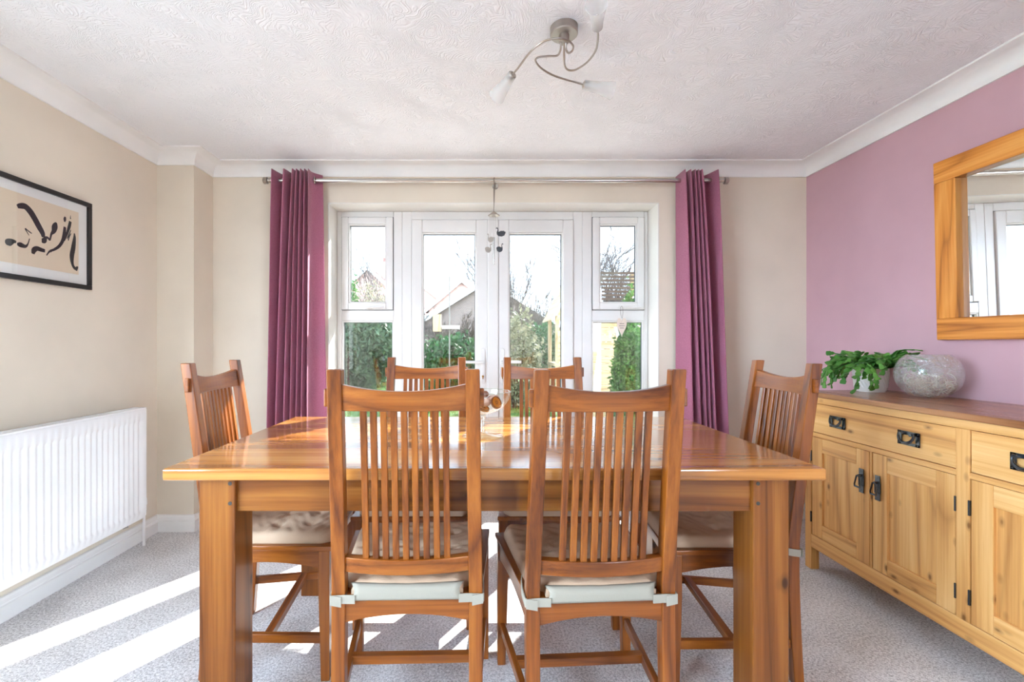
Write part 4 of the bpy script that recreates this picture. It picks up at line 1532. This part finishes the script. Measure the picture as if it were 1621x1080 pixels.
gbx, gby = 1.953, 1.975
R0 = 0.113
gb = thing('fishbowl_vase', 'round crackle glass bowl full of twine on the sideboard', 'vase', (gbx, gby, SZ))
prof_o, prof_i = [], []
zc0 = 0.104
for i in range(25):
    t = -math.pi / 2 + 0.33 + (math.pi - 0.33 - 0.70) * i / 24
    prof_o.append((R0 * math.cos(t), zc0 + 0.110 * math.sin(t)))
    prof_i.append(((R0 - 0.004) * math.cos(t), zc0 + 0.106 * math.sin(t) + (0.002 if i == 0 else 0)))
z_b = prof_o[0][1]
prof = [(0, z_b)] + prof_o + list(reversed(prof_i)) + [(0, prof_i[0][1])]
prof = [(r, z - z_b) for r, z in prof]
obj('glass', G().lathe(prof, (0, 0, 0), 56), M['crackle'], gb, smooth=True)
g = G()
rnd = random.Random(3)
for i in range(85):
    a = rnd.uniform(0, 2 * math.pi)
    rr = 0.072 * math.sqrt(rnd.random())
    c = Vector((rr * math.cos(a), rr * math.sin(a), rnd.uniform(0.03, 0.085)))
    ax = Vector((rnd.uniform(-1, 1), rnd.uniform(-1, 1), rnd.uniform(-1, 1))).normalized()
    o1 = ax.orthogonal().normalized()
    o2 = ax.cross(o1)
    r = rnd.uniform(0.015, 0.032)
    pts = []
    ph = rnd.uniform(0, 6)
    ln = rnd.uniform(2.5, 6.5)
    for j in range(13):
        t = ph + ln * j / 12
        q = c + o1 * math.cos(t) * r + o2 * math.sin(t) * r + ax * 0.012 * (j / 12 - .5)
        h = (q.z - 0.100) / 0.098
        lim = max(0.04, 0.104 * math.sqrt(max(0, 1 - h * h)) - 0.006)
        rad_ = math.hypot(q.x, q.y)
        if rad_ > lim:
            q.x *= lim / rad_
            q.y *= lim / rad_
        q.z = max(q.z, 0.012)
        pts.append(q)
    g.tube(pts, 0.0014, 5)
o = obj('twine_filling', g, M['twine'], None, loc=(gbx, gby, SZ), smooth=True)
tag(o, 'tangle of bleached curly twine inside the crackle glass bowl', 'twine', kind='stuff')

# ------------------------------------------------------------------ garden
ZG = -0.15
struct(obj('ground', G().box(-60, 60, YO + 3.0, 90, ZG - 0.3, ZG - 0.03), M['ground']))
struct(obj('ground_rear', G().box(-60, 60, -60, YO, ZG - 0.3, ZG - 0.005), M['patio']))  # unseen ground behind, made pale to bounce light into the room
struct(obj('patio', G().box(-8, 8, YO, YO + 3.0, ZG - 0.3, ZG), M['patio']))
struct(obj('lawn_soil', G().box(-12, 12, YO + 3.0, 19, ZG - 0.03, ZG - 0.005), M['lawn']))
g = G()
rnd = random.Random(21)
for i in range(9000):
    y = YO + 3.0 + 11 * rnd.random() ** 1.3
    x = rnd.uniform(-0.62, 0.62) * y - 0.2
    a = rnd.uniform(0, math.pi)
    h = rnd.uniform(0.03, 0.07)
    w = 0.012
    dx, dy = math.cos(a) * w, math.sin(a) * w
    lx_, ly_ = rnd.uniform(-.03, .03), rnd.uniform(-.03, .03)
    v = [g.bm.verts.new(q) for q in ((x - dx, y - dy, ZG - 0.006), (x + dx, y + dy, ZG - 0.006), (x + lx_, y + ly_, ZG - 0.005 + h))]
    g.bm.faces.new(v)
o = obj('grass', g, M['lawn'])
tag(o, 'short green lawn grass beyond the glass doors', 'grass', kind='stuff')

def leaves(g, rnd, n, c, rx, ry, rz_, size, shape='ell', up=0.0, elong=1.6):
    for i in range(n):
        while True:
            u = Vector((rnd.uniform(-1, 1), rnd.uniform(-1, 1), rnd.uniform(-1, 1)))
            L = u.length
            if shape == 'cone':
                f = (1 - (u.z + 1) / 2) ** 0.8
                r2 = math.hypot(u.x, u.y)
                if r2 <= f and r2 > f * 0.45: break
            elif shape == 'box':
                break
            elif 0.35 < L <= 1: break
        wob = 1 + 0.18 * math.sin(7 * u.x + 3 * u.z) * math.cos(5 * u.y + 4 * u.z)
        p = Vector((c[0] + u.x * rx * wob, c[1] + u.y * ry * wob, c[2] + u.z * rz_ * wob))
        d = Vector((rnd.uniform(-1, 1), rnd.uniform(-1, 1), rnd.uniform(-1, 1) + up)).normalized()
        s_ = d.orthogonal().normalized()
        s_ = Matrix.Rotation(rnd.uniform(0, 6.28), 3, d) @ s_
        k = size * rnd.uniform(0.6, 1.3)
        q = [p, p + d * k * 0.5 * elong + s_ * k * 0.4, p + d * k * elong, p + d * k * 0.5 * elong - s_ * k * 0.4]
        g.bm.faces.new([g.bm.verts.new(w) for w in q])

def shrub(name, label, cat, loc, rx, ry, h, n, size, mat, shape='ell', seed=1, up=0.0, elong=1.6, stems=7, stem_r=0.015):
    t = thing(name, label, cat, (loc[0], loc[1], ZG - 0.03))
    rnd = random.Random(seed)
    g = G()
    leaves(g, rnd, n, (0, 0, h / 2), rx, ry, h / 2, size, shape, up, elong)
    obj('foliage', g, mat, t)
    g = G()
    for i in range(stems):
        a = rnd.uniform(0, 6.28)
        r = rnd.uniform(0.1, 0.6)
        g.tube([(0.12 * r * math.cos(a), 0.12 * r * math.sin(a), -0.02), (rx * r * .6 * math.cos(a), ry * r * .6 * math.sin(a), h * 0.45), (rx * r * math.cos(a), ry * r * math.sin(a), h * 0.82)], [stem_r, stem_r * .7, stem_r * .3], 5)
    obj('stem', g, M['trunk'], t)
    return t

def at(px, Y):
    return (px - CX) * Y / F

def hy_(py, Y):
    return HC - (py - CY) * Y / F - ZG

def bare_tree(label, loc, h, spread, seed, depth=5, r0=0.05, lean=(0, 0), nm='bare_tree', cat='tree', n0=3, mat=None):
    t = thing(nm, label, cat, (loc[0], loc[1], ZG - 0.03))
    rnd = random.Random(seed)
    gt, gb_ = G(), G()
    def grow(p, d, L, r, k):
        n = 3
        pts = [p]
        q = p.copy()
        for i in range(n):
            d = (d + Vector((rnd.uniform(-1, 1), rnd.uniform(-1, 1), rnd.uniform(-.6, 1))) * 0.16).normalized()
            q = q + d * L / n
            pts.append(q.copy())
        (gt if k >= depth - 0 else gb_).tube(pts, [max(0.008, r) * (1 - 0.4 * i / n) for i in range(n + 1)], 5 if k > 1 else 3, cap=False)
        if k == 0: return
        for i in range(rnd.randint(2, 4) + (n0 if k == depth else 0)):
            st = pts[rnd.randint(1, n)]
            ax = d.orthogonal().normalized()
            ax = Matrix.Rotation(rnd.uniform(0, 6.28), 3, d) @ ax
            d2 = (d * rnd.uniform(0.7, 1.2) + ax * spread * rnd.uniform(0.5, 1.2) + Vector((0, 0, 0.12))).normalized()
            grow(st, d2, L * rnd.uniform(0.6, 0.85), r * 0.58, k - 1)
    grow(Vector((0, 0, -0.02)), Vector((lean[0], lean[1], 1)).normalized(), h * 0.38, r0, depth)
    obj('trunk', gt, M['trunk'], t)
    obj('branches', gb_, mat or M['twig'], t)
    return t

# left window view
shrub('bamboo_clump', 'tall green bamboo clump seen through the lower left window pane', 'bamboo', (at(566, 13), 13.2), 1.25, 0.9, 2.35, 9000, 0.075, M['bamboo'], 'ell', 2, -0.4, 2.4, stems=30, stem_r=0.012)
shrub('ivy_hedge', 'dark ivy bush right of the bamboo in the lower left window pane', 'bush', (at(622, 15.4), 15.4), 1.05, 0.8, 2.2, 7000, 0.06, M['ivy'], 'ell', 3)
shrub('conifer', 'slim dark green conifer at the edge of the upper left window pane', 'tree', (at(560, 17), 17.0), 0.42, 0.42, hy_(420, 17), 5000, 0.07, M['conifer'], 'cone', 4, 0.8, stems=1, stem_r=0.05)
shrub('flowering_shrub', 'pale budding shrub in front of the brick gable in the upper left window', 'shrub', (at(592, 19.3), 19.3), 1.3, 0.9, hy_(440, 19.3), 2600, 0.075, M['blossom'], 'ell', 5, stems=16)
bare_tree('bare twiggy tree beside the far brick gable in the upper left window', (at(606, 22), 22.0), hy_(408, 22) * 1.05, 0.35, 8, 5, 0.05)
# through the doors
shrub('laurel_bush', 'glossy green laurel bush through the left door, above the chair rail', 'bush', (at(716, 10), 10.2), 0.85, 0.6, hy_(528, 10.2), 3600, 0.075, M['laurel'], 'ell', 6)
bare_tree('tangled bare tree behind the laurel, seen through the left door', (at(708, 12.0), 12.0), 1.9, 0.7, 15, 6, 0.05, n0=8)
bare_tree('tangled bare tree leaning by the centre of the doors', (at(748, 16), 16.0), 1.6, 0.8, 16, 6, 0.05)
bare_tree('small bare tree at the left edge of the left door glass', (at(676, 21.5), 21.5), 2.8, 0.8, 17, 6, 0.04)
shrub('variegated_shrub', 'pale variegated shrub at the left of the right door glass', 'shrub', (at(818, 9), 9.2), 0.52, 0.5, hy_(487, 9.2), 3600, 0.055, M['varieg'], 'ell', 7)
shrub('ivy_hedge', 'dark green bush at the lower right of the right door glass', 'bush', (at(862, 11.2), 11.2), 0.6, 0.55, hy_(508, 11.2), 4200, 0.06, M['laurel'], 'ell', 9)
bare_tree('tall young tree with upright bare shoots in the right door glass', (at(834, 13.6), 13.6), 4.6, 0.28, 31, 5, 0.04, (-0.06, 0))
bare_tree('bare reddish shrub between the two green bushes in the right door glass', (at(850, 18.0), 18.0), 2.9, 0.6, 33, 6, 0.04)
# right window view
bare_tree('fine bare tree high in the upper right window', (at(968, 14), 14.5), 5.2, 0.6, 41, 6, 0.06)
shrub('conifer', 'bright green feathery conifer filling the right side of the right window', 'tree', (at(1000, 6.2), 6.3), 0.30, 0.30, hy_(428, 6.3), 9000, 0.045, M['conifer'], 'cone', 12, 0.6, stems=1, stem_r=0.03)
shrub('conifer', 'rounded green conifer bush in the lower right window pane', 'bush', (at(1003, 5.6), 5.7), 0.24, 0.24, hy_(512, 5.7), 8000, 0.032, M['conifer'], 'ell', 13, 0.5, stems=1, stem_r=0.03)

# fence with slatted top
fy = 7.6
fn = thing('garden_fence', 'pale timber garden fence with dark slatted trellis top in the right window', 'fence', (at(975, fy), fy, ZG))
x0, x1 = at(930, fy) - at(975, fy), at(1060, fy) - at(975, fy)
for x in (x0, (x0 + x1) / 2 + .1, x1):
    obj('post', G().box(x - 0.045, x + 0.045, 0.02, 0.11, -0.02, hy_(432, fy)), M['garden_z'], fn)
g = G()
zt = hy_(508, fy)
z = 0.0
while z < zt - 0.05:
    g.box(x0, x1, -0.004, 0.02, z, z + 0.115)
    z += 0.12
obj('boards', g, M['garden_x'], fn, bevel=0.004, seg=1)
obj('cap_rail', G().box(x0, x1, -0.03, 0.05, zt - 0.03, zt + 0.03), M['garden_x'], fn)
g = G()
z = hy_(481, fy)
while z < hy_(434, fy):
    g.box(x0, x1, -0.012, 0.015, z, z + 0.034)
    z += 0.062
obj('slats', g, M['slat'], fn)

# play tower with a small gable roof
ty_ = 8.8
ptw = thing('play_tower', 'wooden garden play tower with a little gable roof at the edge of the right door', 'play tower', (at(905, ty_), ty_, ZG))
xa, xb = at(882, ty_) - at(905, ty_), at(932, ty_) - at(905, ty_)
zr, ze = hy_(436, ty_), hy_(508, ty_)
for x in (xa, xb):
    for yy in (0.0, 0.9):
        obj('post', G().box(x - 0.035, x + 0.035, yy - 0.035, yy + 0.035, -0.02, ze + 0.1), M['garden_z'], ptw)
xm = (xa + xb) / 2
ov = 0.14
def roofside(s):
    g = G()
    n = 7
    xe = xm + s * ((xb - xa) / 2 + ov)
    for i in range(n):
        a, b = i / n, (i + 0.94) / n
        p0 = (xm + (xe - xm) * a, zr - (zr - ze) * a)
        p1 = (xm + (xe - xm) * b, zr - (zr - ze) * b)
        g.rings([[(p0[0], y, p0[1]), (p1[0], y, p1[1] - 0.0), (p1[0], y, p1[1] + 0.03), (p0[0], y, p0[1] + 0.02)] for y in (-0.15, 1.05)])
    return g
for s in (-1, 1):
    obj('roof', roofside(s), M['garden_y'], ptw)
obj('gable_board', G().rings([[(xa - 0.05, y, ze), (xb + 0.05, y, ze), (xm, y, zr - 0.03)] for y in (-0.06, -0.04)]), M['garden_x'], ptw)
obj('deck', G().box(xa - 0.05, xb + 0.05, -0.05, 0.95, 0.85, 0.91), M['garden_x'], ptw)
g = G()
for i in range(5):
    g.box(xa, xb, -0.055, -0.037, 0.95 + i * 0.12, 1.06 + i * 0.12)
obj('railing', g, M['garden_x'], ptw)

# bird table pole; pale box and bar model reflections in the door glass
pyy = 9.0
bp_ = thing('bird_feeder_pole', 'thin grey bird feeder pole standing behind the left door glass', 'bird feeder', (at(711.5, pyy), pyy, ZG))
obj('pole', G().tube([(0, 0, -0.03), (0, 0, hy_(438, pyy))], 0.014, 8), M['post'], bp_)
obj('reflection_bar', G().box(-0.14, 0.20, -0.10, 0.10, hy_(521, pyy), hy_(515.5, pyy)), M['fascia'], bp_)
obj('reflection_box', G().box(at(686, pyy) - at(711.5, pyy), at(698.5, pyy) - at(711.5, pyy), -0.07, 0.07, hy_(525, pyy), hy_(498, pyy)), M['garden_z'], bp_)
obj('arm', G().tube([(0, 0, hy_(519, pyy)), (at(692, pyy) - at(711.5, pyy), 0, hy_(519, pyy))], 0.01, 6), M['post'], bp_)

# houses
def house(name, label, px, py, Y, halfw, eave, depth, wallm=None, chimney=None):
    zr_ = hy_(py, Y)
    x = at(px, Y)
    h = thing(name, label, 'house', (x, Y, ZG - 0.03))
    ze_ = zr_ - eave
    g = G()
    g.rings([[(-halfw, y, -0.02), (halfw, y, -0.02), (halfw, y, ze_), (0, y, zr_ - 0.12), (-halfw, y, ze_)] for y in (0, depth)])
    obj('walls', g, wallm or M['brick'], h)
    for s in (-1, 1):
        o_ = 0.35
        k = (zr_ - ze_) / halfw
        xe = s * (halfw + o_)
        zee = ze_ - o_ * k
        g = G()
        g.rings([[(0, y, zr_), (xe, y, zee), (xe, y, zee - 0.12), (0, y, zr_ - 0.12)] for y in (-0.30, depth + 0.3)])
        obj('roof', g, M['rooftile'], h)
        g = G()
        g.rings([[(0, y, zr_ + 0.02), (xe, y, zee + 0.02), (xe, y, zee - 0.30), (0, y, zr_ - 0.30)] for y in (-0.36, -0.29)])
        obj('barge_board', g, M['fascia'], h)
    if chimney:
        cx_, top_ = chimney
        c = obj('chimney', G().box(cx_ - 0.35, cx_ + 0.35, 1.5, 2.2, zr_ - 2.0, zr_ + top_), M['brick'], h)
        obj('chimney_pot', G().tube([(cx_, 1.85, zr_ + top_), (cx_, 1.85, zr_ + top_ + 0.35)], 0.13, 10), M['rooftile'], c)
    g = G()
    g.box(-0.5, 0.5, -0.03, 0.02, ze_ - 1.0, ze_ - 0.1)
    w = obj('window', g, M['fascia'], h)
    obj('pane', G().box(-0.42, 0.42, -0.04, -0.031, ze_ - 0.93, ze_ - 0.17), M['gasket'], w)
    return h
house('brick_house', 'far brick house with white gable boards in the upper left window', 583, 421, 34, 3.3, 3.0, 8, chimney=(0.85, 0.6))
house('brick_house', 'far brick house whose white gable peaks above the left door', 731, 441, 36, 2.6, 2.2, 8)
house('garage', 'dark brick garage with long white verges behind the bare trees', 772, 438, 24, 3.9, 2.45, 6, M['dark_brick'])
house('brick_house', 'far brick house with a red roof at the left edge of the left door glass', 664, 447, 48, 4.1, 3.1, 9)
